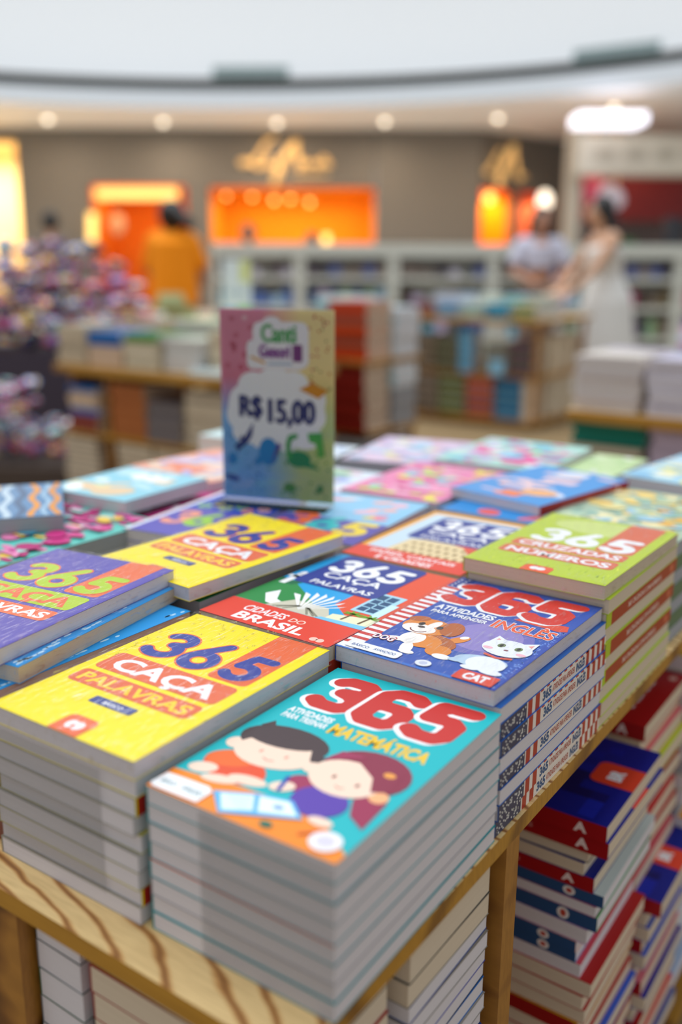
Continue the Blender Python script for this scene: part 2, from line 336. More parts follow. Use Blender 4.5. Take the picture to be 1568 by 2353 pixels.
def art_english(A):
    A.rect(0, 0, 13.4, 20, W('#2d55ad')); A.ell(8.3, 8.3, 3.9, 3.9, W('#6f6ab4')); A.ell(8.6, 8.2, 2.8, 2.9, W('#9384c2'))
    A.rect(0, 0, 13.4, .35, W('#3f74c6')); A.rect(12.9, 0, 13.4, 13, W('#2a49a6'))
    rr = random.Random(2)
    for i in range(60): A.ell(rr.uniform(12.6, 13.1), rr.uniform(2, 13), .07, .12, W('#6f93dc'), rr.uniform(0, 90)); A.k -= 1
    A.up()
    A.rect(0, .2, 1.5, 17, W(WHITE))
    for i in range(17): A.poly([(0, 1.1+i*.96), (1.5, 1.1+i*.96), (1.5, 1.58+i*.96), (0, 1.58+i*.96)], W('#d2362f')); A.k -= 1
    A.up(); A.rect(0, 17, 1.5, 20, W('#27408f'))
    for i in range(8): A.ell(.35+(i % 2)*.6, 17.4+i*.3, .1, .1, W(WHITE)); A.k -= 1
    A.up(); A.poly([(12.6, 12.5), (13.2, 12.9), (12.9, 14), (9, 13.6), (8.6, 12.9)], W('#e04a2e'))
    heavy365(A, 13.8, 18.8, '#d8382c')
    A.text('ATIVIDADES', 1.9, 11.5, 7.3, 12.6, W(WHITE), .035); A.text('PARA APRENDER', 2.1, 10.55, 7.2, 11.25, W(WHITE), .03)
    A.text('INGLÊS', 7.6, 10.3, 12.9, 12.7, W(WHITE), .05); A.text('INGLÊS', 7.65, 10.35, 12.85, 12.6, W('#ee5a2a'), .025)
    o, b, wh = '#e58a33', '#b8622a', '#fbf3ea'                       # dog
    A.ell(7.1, 6.3, .5, 1.1, W(o), -30); A.ell(7.3, 7.0, .28, .4, W(wh), -30); A.ell(5.5, 4.9, 2.2, 1.4, W(b), -8); A.ell(4.9, 4.6, 1.6, 1.3, W(o), 0)
    A.ell(6.9, 3.6, 1.0, 1.0, W(o)); A.ell(4.0, 4.7, 1.0, 1.2, W(wh)); A.ell(4.6, 2.8, .5, 1.1, W(wh), 20); A.ell(3.1, 3.9, .9, .4, W(wh), 10); A.ell(7.6, 2.8, .75, .45, W(wh)); A.ell(5.0, 2.1, .65, .35, W(wh))
    A.ell(3.8, 7.3, 2.1, 1.7, W(o)); A.ell(2.4, 8.5, .9, .6, W(b), 30); A.ell(5.7, 7.9, .95, 1.5, W(b), 12); A.ell(3.4, 6.6, 1.45, .95, W(wh)); A.ell(4.1, 7.9, .4, .9, W(wh), -10)
    A.ell(3.1, 7.6, .26, .36, W('#2a1c18')); A.ell(4.75, 7.6, .26, .36, W('#2a1c18')); A.ell(3.4, 7.0, .32, .22, W('#3a2018')); A.stroke(arc(3.5, 6.6, .75, 200, 340, 8), .12, W('#7a2a20'))
    g, g2 = '#eef0f6', '#b9cfe2'                                     # cat
    A.ell(9.0, 3.1, .9, .4, W(g2), 20); A.ell(10.4, 3.7, 2.0, 1.1, W(g2), 10); A.ell(10.9, 3.5, 1.5, 1.3, W(g)); A.ell(11.8, 2.4, .9, .45, W(g)); A.ell(10.2, 2.3, .7, .35, W(g))
    A.poly([(9.1, 7.4), (9.3, 9.0), (10.4, 8.3)], W(g)); A.poly([(9.4, 7.7), (9.5, 8.5), (10.1, 8.1)], W('#e89a8c')); A.poly([(11.5, 8.4), (12.6, 9.2), (12.6, 7.5)], W(g)); A.poly([(11.9, 8.2), (12.4, 8.7), (12.4, 7.8)], W('#e89a8c'))
    A.ell(10.9, 7.0, 1.95, 1.6, W(g)); A.ell(10.3, 7.3, .3, .4, W('#6d7f4a')); A.ell(11.7, 7.3, .3, .4, W('#6d7f4a')); A.ell(10.3, 7.3, .12, .3, W('#231a1c')); A.k -= 1; A.ell(11.7, 7.3, .12, .3, W('#231a1c'))
    A.ell(9.6, 6.4, .4, .25, W('#f4b8c4')); A.k -= 1; A.ell(12.3, 6.4, .4, .25, W('#f4b8c4')); A.ell(11.0, 6.6, .2, .14, W('#8a4a52')); A.stroke([(10.0, 5.2), (11.0, 4.9), (12.0, 5.3)], .3, W('#e0583a'))
    A.text('DOG', 1.3, 2.9, 3.2, 3.9, W('#d2362f'), .06); A.text('DOG', 1.35, 2.95, 3.15, 3.8, W(WHITE), .03)
    A.rect(.5, .35, 5.2, 1.55, W(WHITE), .3); A.text('BÁSICO', 1.0, .7, 2.5, 1.2, W('#20508f'), .02); A.k -= 1; A.text('AVANÇADO', 2.9, .7, 4.8, 1.2, W('#20508f'), .02)
    A.ell(7.2, .95, .62, .55, W('#eceef4')); A.ell(7.2, .95, .32, .3, W('#c5cbe0'))
    A.rect(9.9, .15, 13.0, 1.75, W('#e0482e'), .1); A.text('CAT', 10.5, .4, 12.4, 1.5, W(WHITE), .05)
def navybox(A, a, b, c, d, dx=0, dy=0):
    A.rect(a, b, c, d, W('#2a3a8e'), .6)
def art_brasil(A):
    A.rect(0, 0, 13.4, 20, W('#1f9fdc')); A.poly([(8.2, 20), (13.4, 20), (13.4, 4), (8.2, 8)], W('#e4502c')); A.rect(9.3, 15, 13.4, 20, W('#e4502c'))
    A.poly([(0, 4.4), (0, 10.8), (2.0, 10.4), (6, 7.5), (9, 4.4)], W('#2b8a44')); A.poly([(0, 11), (2.6, 10.6), (2, 9.6), (.4, 9.8)], W('#1c6a44'))
    A.poly([(1.6, 6.6), (2.2, 8.0), (3.4, 6.0), (6.4, 4.7), (5.6, 4.5), (3.0, 4.9)], W(WHITE))
    A.rect(.55, 9.6, 1.25, 12.6, W(WHITE)); A.k -= 1; A.rect(.05, 11.5, 2.2, 12.1, W('#eef2f4')); A.k -= 1; A.ell(.9, 12.9, .35, .45, W(WHITE))
    A.poly([(3.4, 4.4), (4.8, 6.8), (8.4, 6.8), (10.2, 4.4)], W('#cfc9b4'))
    for i, t in enumerate((150, 130, 112, 96, 80, 64, 46, 28)):
        A.poly([(6.5, 5.0), (6.5+3.3*cos(R(t)), 6.6+2.9*sin(R(t))), (6.5+2.7*cos(R(t-9)), 6.6+2.3*sin(R(t-9)))], W(WHITE)); A.k -= 1
    A.up()
    for i, t in enumerate((160, 140, 120, 60, 40, 20)): A.stroke([(6.5+.6*cos(R(t)), 5.8), (6.5+2.5*cos(R(t)), 4.6)], .22, W('#8f8b78')); A.k -= 1
    A.up(); A.poly([(9.4, 4.4), (9.4, 6.0), (13.4, 7.0), (13.4, 4.4)], W('#e9e6c2')); A.poly([(8.6, 4.4), (13.4, 4.4), (13.4, 5.2), (9, 4.9)], W('#7cc5e8'))
    A.rect(10.0, 7.6, 12.6, 12.6, W('#a7d7ea'), .1); A.rect(10.3, 8.0, 12.1, 12.2, W('#1d4a73')); 
    for i in range(3): A.rect(10.3, 8.9+i*1.0, 12.1, 9.05+i*1.0, W('#a7d7ea')); A.k -= 1
    A.rect(11.1, 8.0, 11.25, 12.2, W('#a7d7ea')); A.rect(12.2, 7.2, 13.0, 10.6, W('#c9e6f0'))
    for x in (10.7, 12.4):
        A.stroke([(x, 5.4), (x+.15, 6.8)], .22, W('#6b4a2a'))
        for t in (20, 70, 110, 160, 200, -20): A.stroke([(x+.15, 6.9), (x+.15+.8*cos(R(t)), 6.9+.5*sin(R(t)))], .22, W('#6aa51e')); A.k -= 1
        A.up()
    A.rect(1.2, 10.7, 10.3, 20, W('#2a3a8e'), .7); A.rect(1.9, 19, 9.6, 20, W('#2a3a8e'))
    for ch, a, b, c, d in (('3', 2.0, 15.3, 4.1, 18.6), ('6', 4.7, 15.1, 6.8, 18.8), ('5', 7.4, 15.3, 9.6, 18.6)): A.num(ch, a, b, c, d, .8, W(WHITE))
    A.text('CAÇA', 2.6, 12.9, 9.0, 14.7, W(WHITE), .02); A.text('PALAVRAS', 2.8, 11.2, 9.4, 12.2, W(WHITE), .02)
    A.rect(0, 0, 13.4, 4.3, W('#e2432f')); A.text('CIDADES', 2.6, 2.3, 7.0, 3.5, W(WHITE), .015); A.k -= 1; A.text('DO', 7.5, 2.4, 9.0, 3.2, W('#f7d9c9'), .01)
    A.k -= 1; A.text('BRASIL', 3.0, .5, 10.2, 2.0, W(WHITE), .03); A.k -= 1; A.ell(11.5, .7, .35, .35, W('#f3c4b4')); A.k -= 1; A.ell(12.1, .7, .35, .35, W('#f3c4b4'))
def art_paises(A):
    A.rect(0, 0, 13.4, 20, W('#f6ac20')); A.rect(.7, 3, 12.7, 19.0, W('#c9dcea'), .6); A.poly([(8, 10), (12.7, 9.5), (12.7, 5), (9, 6)], W('#df4f30'))
    A.poly([(3.0, 3.0), (3.4, 8.2), (6.5, 9.2), (9.6, 8.2), (12.7, 4.2), (12.7, 3.0)], W('#e6cfa0'))
    for r_ in range(3):
        for i in range(9 - r_): A.ell(4.1+i*.95+r_*.2, 4.0+r_*1.5, .24, .42, W('#9a7a4a')); A.k -= 1
    A.up(); A.rect(2.4, 8.7, 12.0, 18.0, W('#2a3a8e'), .7)
    for ch, a, b, c, d in (('3', 3.2, 13.4, 5.4, 17.0), ('6', 6.0, 13.2, 8.2, 17.2), ('5', 9.0, 13.4, 11.2, 17.0)): A.num(ch, a, b, c, d, .8, W(WHITE))
    A.text('CAÇA', 3.6, 10.8, 10.8, 12.7, W(WHITE), .02); A.text('PALAVRAS', 3.8, 9.3, 11.0, 10.2, W(WHITE), .015)
    A.rect(0, 0, 13.4, 3.6, W('#e2432f')); A.text('PAÍSES, CAPITAIS', 2.0, 1.9, 11.6, 3.1, W(WHITE), .02); A.text('E CIDADES', 3.6, .4, 9.8, 1.5, W(WHITE), .02)
def art_numbers(A, base='#8fc7e8', band='#5b4fa8', seed=1):
    A.rect(0, 0, 13.4, 20, W(base)); rr = random.Random(seed)
    for i in range(9): A.ell(rr.uniform(2, 11), rr.uniform(11, 18), rr.uniform(.6, 1.7), rr.uniform(.4, 1), W(rr.choice(['#f4b9c4', '#bfe3c4', '#e7f1f7', '#f7b0a0'])), 30)
    A.rect(0, 0, 13.4, 8.5, W(band), .3)
    for ch, a, b, c, d, cc in (('3', 1.2, 4.5, 4.6, 9.2, '#ee6a3c'), ('6', 5.0, 3.8, 8.4, 8.8, '#3fc0c4'), ('5', 9.0, 3.2, 12.2, 8.0, '#f2d43a')): A.num(ch, a, b, c, d, 1.3, W(cc))
    for i in range(6): A.ell(rr.uniform(1.5, 12), rr.uniform(9.4, 12), .8, .5, W(rr.choice(['#f2d43a', '#9ccf3c', '#f08aa0'])), 20)
    A.text('ATIVIDADES', 2, .8, 11.5, 2.1, W(WHITE), .02)
def art_numbers_blue(A):
    A.rect(0, 0, 13.4, 20, W('#2f4fb8')); A.rect(0, 0, 13.4, 11, W('#5c54b4'), .3); A.rect(0, 0, .8, 20, W('#f4f4fa'))
    rr = random.Random(8)
    for i, cc in enumerate(['#9ccf3c', '#f2d43a', '#b6c94a', '#8fc46a', '#f08a60', '#f2b0a0']): A.ell(2.6+i*1.75, 12.5+(i % 2)*1.3, 1.0, .8, W(cc), 30*i); A.ell(2.6+i*1.75, 12.5+(i % 2)*1.3, .4, .3, W('#2f4fb8'))
    for ch, a, b, c, d, cc in (('3', 1.8, 4.5, 5, 9.5, '#f09a80'), ('6', 5.2, 4.5, 8.4, 9.5, '#9ccf3c'), ('5', 9.2, 4.5, 12, 9.5, '#f2d43a')): A.num(ch, a, b, c, d, 1.3, W(cc))
def art_navy(A, title=('CAÇA', 'PALAVRAS')):
    A.rect(0, 0, 16.6, 24, W('#0d1c86')); rr = random.Random(4)
    for i in range(40): A.rect(*(lambda x, y: (x, y, x+1.6, y+1.6))(int(rr.uniform(0, 9))*1.6+.6, int(rr.uniform(1, 14))*1.6), W(rr.choice(['#0a1266', '#1226a6', '#0f1f96', '#0a1058']))); A.k -= .7
    A.up()
    A.text(title[0], 2, 15, 14.6, 19.5, W('#e8e8f0'), .03); A.text(title[1], 2, 12, 14.6, 14, W('#e8e8f0'), .03)
    A.rect(7.2, 0, 11.6, 4.6, W('#e8452a'), .9); A.rect(7.2, 0, 11.6, 2, W('#e8452a')); A.text('BR', 8.3, 1.6, 10.4, 3.1, W(WHITE), .06)
    A.rect(1.0, 17.5, 15.6, 23.5, W('#c01c1c'), .3)
def art_red(A):
    A.rect(0, 0, 16.6, 24, W('#b8121c')); A.rect(0, 8, 16.6, 24, W('#d8a02a')); A.ell(8, 15, 6, 5, W('#e6cfa0'))
    A.text('PAÍSES, CAPITAIS', 1.6, 5.2, 15.0, 7.0, W('#dc6a5c'), .02); A.text('E CIDADES', 3.8, 2.6, 12.6, 4.6, W(WHITE), .035); A.ell(14.6, 1.2, .6, .5, W('#f3c4b4'))
def art_sky(A):
    A.rect(0, 0, 13.4, 20, W('#2196dc')); rr = random.Random(9)
    for i in range(26): A.ell(12.7+rr.uniform(-.3, .3), rr.uniform(.5, 19.5), .12, rr.uniform(.2, .5), W('#bfe2f4')); A.k -= 1
    A.up(); A.rect(2, 3, 9, 5, W('#2b3a6e'), .3); A.text('LETRAS', 2.6, 3.5, 8.4, 4.5, W(WHITE), .03)
def art_wild(base, cols, n, seed, big=1.0):
    return lambda A, w=13.4, l=20: blobs(A, w, l, base, cols, n, seed, big)

# spine prints: coordinates s = cm from the head, t = cm up
def sp_plain(col):
    def f(A, l, t): A.rect(0, 0, l, t, W(col))
    return f
def sp_english(A, l, t):
    A.rect(0, 0, l, t, W('#f1e6dc')); A.rect(0, 0, 4.2, t, W('#3a3f5e')); rr = random.Random(1)
    for i in range(34): A.ell(rr.uniform(.2, 4.0), rr.uniform(.12, t-.12), .09, .08, W('#f0eee6')); A.k -= 1
    A.up()
    for a in (4.4, 5.7): A.rect(a, 0, a+.75, t, W('#b83a2c')); A.k -= 1
    for i in range(12): A.rect(6.6+i*1.1, t-.14, 7.15+i*1.1, t, W('#c23a30')); A.k -= 1
    for a in (15.6, 16.8, 18.0, 19.1): A.rect(a, 0, a+.6, t, W('#b83a2c')); A.k -= 1
    A.up(); A.text('365', 7.0, .2, 8.6, t-.22, W('#2c5a8c'), .05); A.k -= 1
    A.text('ATIVIDADES PARA APRENDER', 8.8, .32, 13.2, t-.38, W('#b84434'), .02); A.k -= 1
    A.text('INGLÊS', 13.5, .2, 15.3, t-.12, W('#2c5a8c'), .05)
def sp_green(A, l, t):
    A.rect(0, 0, l, t, W('#b04024')); A.text('365 CRUZADAS COM NÚMEROS', 5.5, .35, 15.0, t-.38, W('#ecd9cc'), .02); A.rect(17.8, .3, 18.9, t-.3, W('#d9704c')); A.rect(0, 0, 1.2, t, W('#b9cf2a'))
def sp_yellow(A, l, t): A.rect(0, 0, l, t, W('#c02a22')); A.rect(0, 0, .15, t, W('#ffe500')); A.text('365 CAÇA PALAVRAS', 4, .35, 15, t-.38, W(WHITE), .02)
def sp_a(txt):
    def f(A, l, t):
        A.rect(0, 0, l, t, W('#a3161c')); A.text(txt, 5, .55, 16.5, t-.55, W('#c98a86'), .01)
        A.text('A', l-3.2, .35, l-1.9, t-.35, W('#f0dcd8'), .05)
    return f
def sp_blue(A, l, t):
    A.rect(0, 0, l, t, W('#2c4f7c')); A.text('HISTÓRIAS PARA COLORIR', 3, .5, 14.5, t-.5, W('#86a0bc'), .01)
    A.ell(l-3.4, t/2, .62, t/2-.16, W('#e8e0dc')); A.ell(l-3.4, t/2, .3, t/2-.4, W('#c04a3c'))
def sp_redtitle(A, l, t): A.rect(0, 0, l, t, W('#9c1a1c')); A.rect(3, t-.35, 14, t, W('#e0b024')); A.text('PAÍSES, CAPITAIS E CIDADES', 3, .3, 16, t-.55, W('#d08a82'), .02)

# ------------------------------------------------------------------ books
BOOKMESH = {}
def book_meshes(w, l, t, cover, pg, art, spine, ct=.028):
    k = (w, l, t, cover, pg.name, art, spine)
    if k in BOOKMESH: return BOOKMESH[k]
    s = .01; w2, l2 = w/2, l/2; c = W(cover); mb = MB(); e = .0
    mb.box((-w2*s, -l2*s, (t-ct)*s), (w2*s, l2*s, t*s), c); mb.box((-w2*s, -l2*s, 0), (w2*s, l2*s, ct*s), c)
    mb.box((-w2*s, -l2*s, ct*s), ((-w2+.06)*s, l2*s, (t-ct)*s), c)
    if cover == '#12969c': mb.box((-w2*s, -l2*s-.0001, (t-ct)*s), (w2*s, -l2*s+.02, t*s+.00002), W('#e2683c'))
    if art: art(Art(mb, lambda a, b, q: ((a-w2)*s, (b-l2)*s, t*s + .00003 + q*.000014)))
    if spine: spine(Art(mb, lambda a, b, q: (-w2*s - .00003 - q*.000014, (l2-a)*s, b*s)), l, t)
    cm = mb.mesh('cover'); mb = MB(); g = .05
    mb.box(((-w2+.07)*s, (-l2+g)*s, (ct+.002)*s), ((w2-g)*s, (l2-g)*s, (t-ct-.002)*s), pg)
    BOOKMESH[k] = (cm, mb.mesh('page_block')); return BOOKMESH[k]
def book(x, y, z, a=0, w=13.4, l=20, t=1.25, cover='#16b5bc', pg=None, art=None, spine=None, label='', group=None, flip=False, tilt=(0, 0), film=False, name='paperback_book', cat='book', world=False, ct=.028):
    """x, y, z in dm on the table (z = underside above the table top), or metres when world"""
    cm, pm = book_meshes(w, l, t, cover, pg or PG_WHITE, art, spine, ct)
    loc = (x, y, z) if world else (x*.1, y*.1, TZ + z*.1)
    e = link(name, None); e.location = loc; e.rotation_euler = (tilt[0], tilt[1], R(a) + (pi if flip else 0))
    link('cover', cm, e); link('page_block', pm, e)
    if film:
        mb = MB(); q = .0009; mb.box((-w*.005-q, -l*.005-q, .0002), (w*.005+q, l*.005+q, t*.01+.0022), FILM); mb.build('shrink_wrap', e)
    tag(e, label, cat, group); return e
ORD = ['topmost', 'second', 'third', 'fourth', 'fifth', 'sixth', 'seventh', 'eighth', 'ninth', 'tenth', 'eleventh', 'twelfth', 'thirteenth', 'fourteenth', 'fifteenth', 'sixteenth', 'seventeenth', 'eighteenth', 'nineteenth', 'twentieth', 'twenty-first', 'twenty-second', 'twenty-third', 'twenty-fourth', 'twenty-fifth', 'twenty-sixth', 'twenty-seventh', 'twenty-eighth', 'twenty-ninth', 'thirtieth']
def nth(i, n): return 'topmost' if i == 0 else ('bottom' if i == n-1 else ORD[i] + ' down')
def stack(x, y, a, ztop, n, t, where, what, cover, spine, flips, pg=None, w=13.4, l=20, jit=.012, zb=0.0, top=None, group=None, what2=None, **kw):
    """a pile whose upper surface is at ztop (dm); top = keyword changes for the topmost book"""
    rr = random.Random(hash(where) % 1000 if False else len(where)*7+n); tt = (ztop-zb)/n*10 - .004
    for i in range(n):
        z = ztop - (i+1)*(ztop-zb)/n + .0002; k = dict(cover=cover, spine=spine, pg=pg, w=w, l=l, t=tt)
        if isinstance(cover, list): k['cover'] = cover[i % len(cover)]
        k.update(kw); fl = flips[i % len(flips)] if flips else False; jx, jy, ja = (rr.uniform(-jit, jit), rr.uniform(-jit, jit), rr.uniform(-.4, .4))
        wt = what
        if i == 0 and top:
            k.update(top); fl = k.pop('flip', False); jx = k.pop('dx', 0); jy = k.pop('dy', 0); ja = k.pop('da', 0); wt = k.pop('what', what)
        elif fl and what2: wt = what2
        book(x+jx, y+jy, z, a+ja, label=f"{wt}, {nth(i, n)} in {where}", group=group or ('books in ' + where), flip=fl, **k)

# ---- the eight clear piles on the near table
stack(-.67, 1.0, 1.1, .978, 8, 1.22, 'the nearest corner pile', 'teal paperback', ['#12969b', '#12969b', '#8f9a9a', '#12969b', '#12969c', '#9a9698', '#12969c', '#12969b'], sp_plain('#12969c'), [False], jit=.008, top=dict(art=art_maths, what='teal maths book with cartoon children'))
stack(-2.075, .955, .9, 1.112, 9, 1.23, 'the front pile left of the teal one', 'yellow paperback', ['#ffe500', '#f2da10', '#8f8a80', '#98907c', '#b8aa48', '#8f8a80', '#c0b040', '#8f8a80', '#98907c'], sp_yellow, [False, False, True, False, False, False, False, True], jit=.015, ct=.012, top=dict(art=art_yellow, cover='#ffe500', film=True, what='shrink-wrapped yellow word-search book'))
stack(-.69, 3.05, -.3, 1.129-.125, 8, 1.25, 'the striped-spine pile behind the teal', 'blue English activity paperback', '#1f62b4', sp_english, [False, True, True, False, True, False, True, True], jit=.012, zb=0)
book(-.74, 3.03, 1.0042, -.9, t=1.24, cover='#2d55ad', art=art_english, spine=sp_english, label='blue English activity book with cartoon dog and cat on the cover', film=True)
stack(-2.09, 2.98, -1.2, 1.124, 9, 1.25, 'the middle red-bordered pile', 'red-bordered paperback', '#c9402c', sp_plain('#c9402c'), [False, True], pg=PG_CREAM, top=dict(art=art_brasil, what='word-search book of Brazilian cities'))
stack(-.68, 5.02, 0, 1.34-.135, 9, 1.34, 'the tall lime pile', 'lime paperback', '#b9cf2a', sp_green, [False, True, False, True, False, True, False, False, False], pg=PG_CREAM, jit=.015, what2='lime paperback, red spine outward')
book(-.69, 4.99, 1.2055, -.9, t=1.3, cover='#bccf2c', art=art_green, spine=sp_green, pg=PG_CREAM, label='shrink-wrapped lime crossword book on top of the tall pile', film=True)
stack(-2.16, 5.12, 1.0, 1.1, 9, 1.2, 'the pile between lime and Brasil piles', 'orange-bordered paperback', '#f0a020', sp_plain('#c9402c'), [False, True], pg=PG_CREAM, top=dict(art=art_paises, what='word-search book with a coliseum drawing'))
stack(-3.54, .98, 0, 1.1, 8, 1.3, 'the left front pile', 'light blue paperback', '#2196dc', sp_plain('#a8541f'), [False, True], pg=PG_CREAM, top=dict(art=art_sky, cover='#2196dc', what='bright blue paperback with speckled edge'))
book(-3.66, 1.13, 1.1005, 9.6, t=1.25, cover='#3aa5e0', art=art_sky, pg=PG_CREAM, label='light blue paperback lying askew under the purple word-search book', film=True)
book(-3.744, 1.067, 1.227, 7.6, t=1.25, cover='#5a50ae', art=art_purple, label='shrink-wrapped purple word-search book with lime digits', film=True)
stack(-3.6, 3.15, 0, 1.12, 9, 1.2, 'the pile under the tilted yellow book', 'green paperback', '#2f8a54', sp_plain('#2f8a54'), [False, True], pg=PG_GREY)
book(-3.50, 3.10, 1.16, -5.9, t=1.25, cover='#ffe500', art=art_yellow, label='shrink-wrapped yellow word-search book lying tilted behind the purple one', film=True, tilt=(R(1.0), R(-.6)))
stack(-3.62, 5.28, 6.3, 1.10, 8, 1.3, 'the pile right before the sign', 'lilac-edged paperback', '#5b4fa8', sp_plain('#5b4fa8'), [False], top=dict(art=art_numbers, cover='#8fc7e8', what='light blue activity book with coloured digits'))
stack(-4.9, 4.55, 8, 1.08, 8, 1.3, 'the pile left before the sign', 'deep blue paperback', '#2f4fb8', sp_plain('#4a3f98'), [False], w=11.6, top=dict(art=lambda A: [setattr(A, 'fn', (lambda f: (lambda a, b, q: f(a*11.6/13.4, b, q)))(A.fn)), art_numbers_blue(A)], what='deep blue activity book with white strip'))
stack(-2.2, 7.25, 0, 1.1, 8, 1.3, 'the pile under the red-spined book', 'blue paperback', '#2088d0', sp_plain('#2088d0'), [False], top=dict(art=lambda A: blobs(A, 13.4, 20, '#2088d0', ['#e85a4c', '#2f7fd0', '#36a8e4'], 10, 5), what='blue paperback with red patches'))
book(-2.2, 7.68, 1.103, 169, t=1.25, cover='#4d9ad8', art=lambda A: blobs(A, 13.4, 20, '#3f93d6', ['#ee8a4c', '#f2b070', '#e8c9cf', '#c8cce4', '#ef7a50', '#d9dcea'], 22, 12, .8), spine=sp_a('RECREATIVO'), label='blue and orange cover book with a red spine, lying askew near the back')
def odd(x, y, ztop, a, w, l, base, cols, n, seed, what, where, nb=6, pg=None, side=None, tt=None, big=.7, **kw):
    f = (lambda A, b=base, c=cols, n_=n, s=seed, w_=w, l_=l: blobs(A, w_, l_, b, c, n_, s, big))
    stack(x, y, a, ztop, nb, 1.3, where, what, side or base, sp_plain(side or base), [False, True], pg=pg, w=w, l=l, top=dict(art=f, cover=base, what=what + ' cover'), **kw)
odd(-3.72, 7.4, 1.12, 2, 14, 21, '#e884b0', ['#f2e04a', '#8fd4e0', '#f4a0c4', '#f6c0d4', '#c8e050', '#f08ab0', '#e8609c'], 70, 21, 'pink paperback with yellow and aqua shapes', 'the pink pile', 7, big=.5)
odd(-3.45, 9.6, 1.18, 3, 17, 21, '#a9dccf', ['#e0509a', '#5fb4e4', '#8fe08a', '#e8f4f0', '#f08ab8', '#c9b8e0', '#ec5aa0'], 75, 23, 'aqua and magenta book', 'the back pile with a raised green corner', 6, big=.55, )
odd(-5.02, 9.22, 1.1, 12.9, 15.7, 21, '#d9c3da', ['#a8d4ea', '#e8e0a8', '#f0e8f4', '#c4b0d8', '#9cc4dc', '#e9b8c8'], 60, 25, 'pastel book with grey page edges', 'the back pile right of the sign', 5, PG_GREY, '#3f6a4c', big=.55)
odd(-5.1, 6.95, 1.0, 6, 14, 18, '#dfe8f2', ['#7fc060', '#b4c8ec', '#f4f6fa', '#9fb0e0', '#e9d0d8'], 45, 27, 'pale blue and white book', 'the low pile behind the sign foot', 5)
odd(-6.6, 8.3, 1.02, 10, 14, 18, '#d8e4ee', ['#f2dc60', '#7f9ed8', '#a8d8c0', '#5f78c8'], 45, 28, 'white book with yellow and blue shapes', 'the far pile behind the sign', 5)
odd(-.86, 7.4, 1.13, -1, 15.5, 22, '#a9c0a8', ['#f2c85a', '#e9d890', '#9fc8dc', '#f6e6b0', '#c9dcb4', '#e8b04a', '#8fb8a8'], 90, 31, 'floral yellow and sage book', 'the floral pile behind the lime one', 7, PG_GREY, '#5a7a5c', big=.5)
odd(-.75, 9.75, 1.22, -8, 14, 20, '#a8d4e8', ['#f4f2c8', '#f6f7f4', '#7fb8dc', '#e6e090'], 45, 33, 'light blue and cream book', 'the right back corner pile', 6)
odd(-2.2, 9.9, 1.08, 0, 8, 18, '#c0d89c', ['#e4f0c8', '#dcd8e8', '#9fc87c', '#f2f4e8'], 18, 35, 'pale green book', 'the back pile between aqua and blue', 6)
odd(-6.3, 2.72, 1.06, -1, 20, 25.5, '#5fc4b8', ['#c8287c', '#e0559c', '#e884b4', '#a8d8d0', '#3f9cb8', '#f2c84a', '#d83a8c', '#d04a98', '#c8287c', '#b81f70'], 260, 41, 'floral magenta and turquoise notebook', 'the left pile of wide notebooks', 4, PG_GREY, '#4a4448', big=.32)
book(-6.88, 2.98, 1.065, -38, w=16.5, l=14.5, t=1.9, cover='#2f6c98', pg=PG_GREY, art=lambda A: [A.rect(0, 0, 16.5, 14.5, W('#4f86b4'))] + [A.stroke([(x, y+.35*sin(x*.8+y)) for x in [i*.7+.5 for i in range(23)]], wd, W(c)) for y, wd, c in ((1.0, .7, '#e8962c'), (2.6, .5, '#c8dce8'), (4.0, .9, '#2c5a88'), (5.6, .7, '#e09030'), (6.8, .35, '#f0c070'), (8.2, .8, '#b8d0e0'), (9.8, .8, '#2f5f88'), (11.3, .7, '#e8962c'), (12.6, .5, '#9cc0d8'), (13.6, .7, '#e09030'))], label='blue and orange wood-grain patterned notebook on the floral one', name='notebook', cat='notebook')
book(-6.5, 4.62, 1.065, 3, w=13.8, l=15, t=1.6, cover='#8fcfe0', pg=PG_WHITE, art=lambda A: blobs(A, 13.8, 15, '#8fcfe0', ['#f2f8fa', '#e8e0a0', '#bfe4ee', '#f4f4f0', '#e6c8a0'], 18, 43), label='pale turquoise book with white patch behind the floral notebook', spine=sp_plain('#c487b0'))
odd(-5.95, 4.95, .98, 0, 6.5, 17, '#c8287c', ['#e884b4', '#f4d0e0', '#d83a8c'], 16, 45, 'magenta floral book', 'the narrow pile left of the sign', 5)
odd(-6.75, 6.5, 1.12, -4, 17, 17, '#f0a890', ['#f4c8b8', '#c8c4e8', '#f08a68', '#f2dcc4', '#b8b4e0', '#f6b49c'], 50, 47, 'salmon and lilac book', 'the salmon pile left of the sign', 6)
odd(-8.0, 8.9, 1.12, 5, 13.4, 14, '#cfe9ea', ['#e85a5c', '#f4f8f8', '#a8dce0'], 12, 49, 'pale aqua book', 'the far left pile on the table', 5)

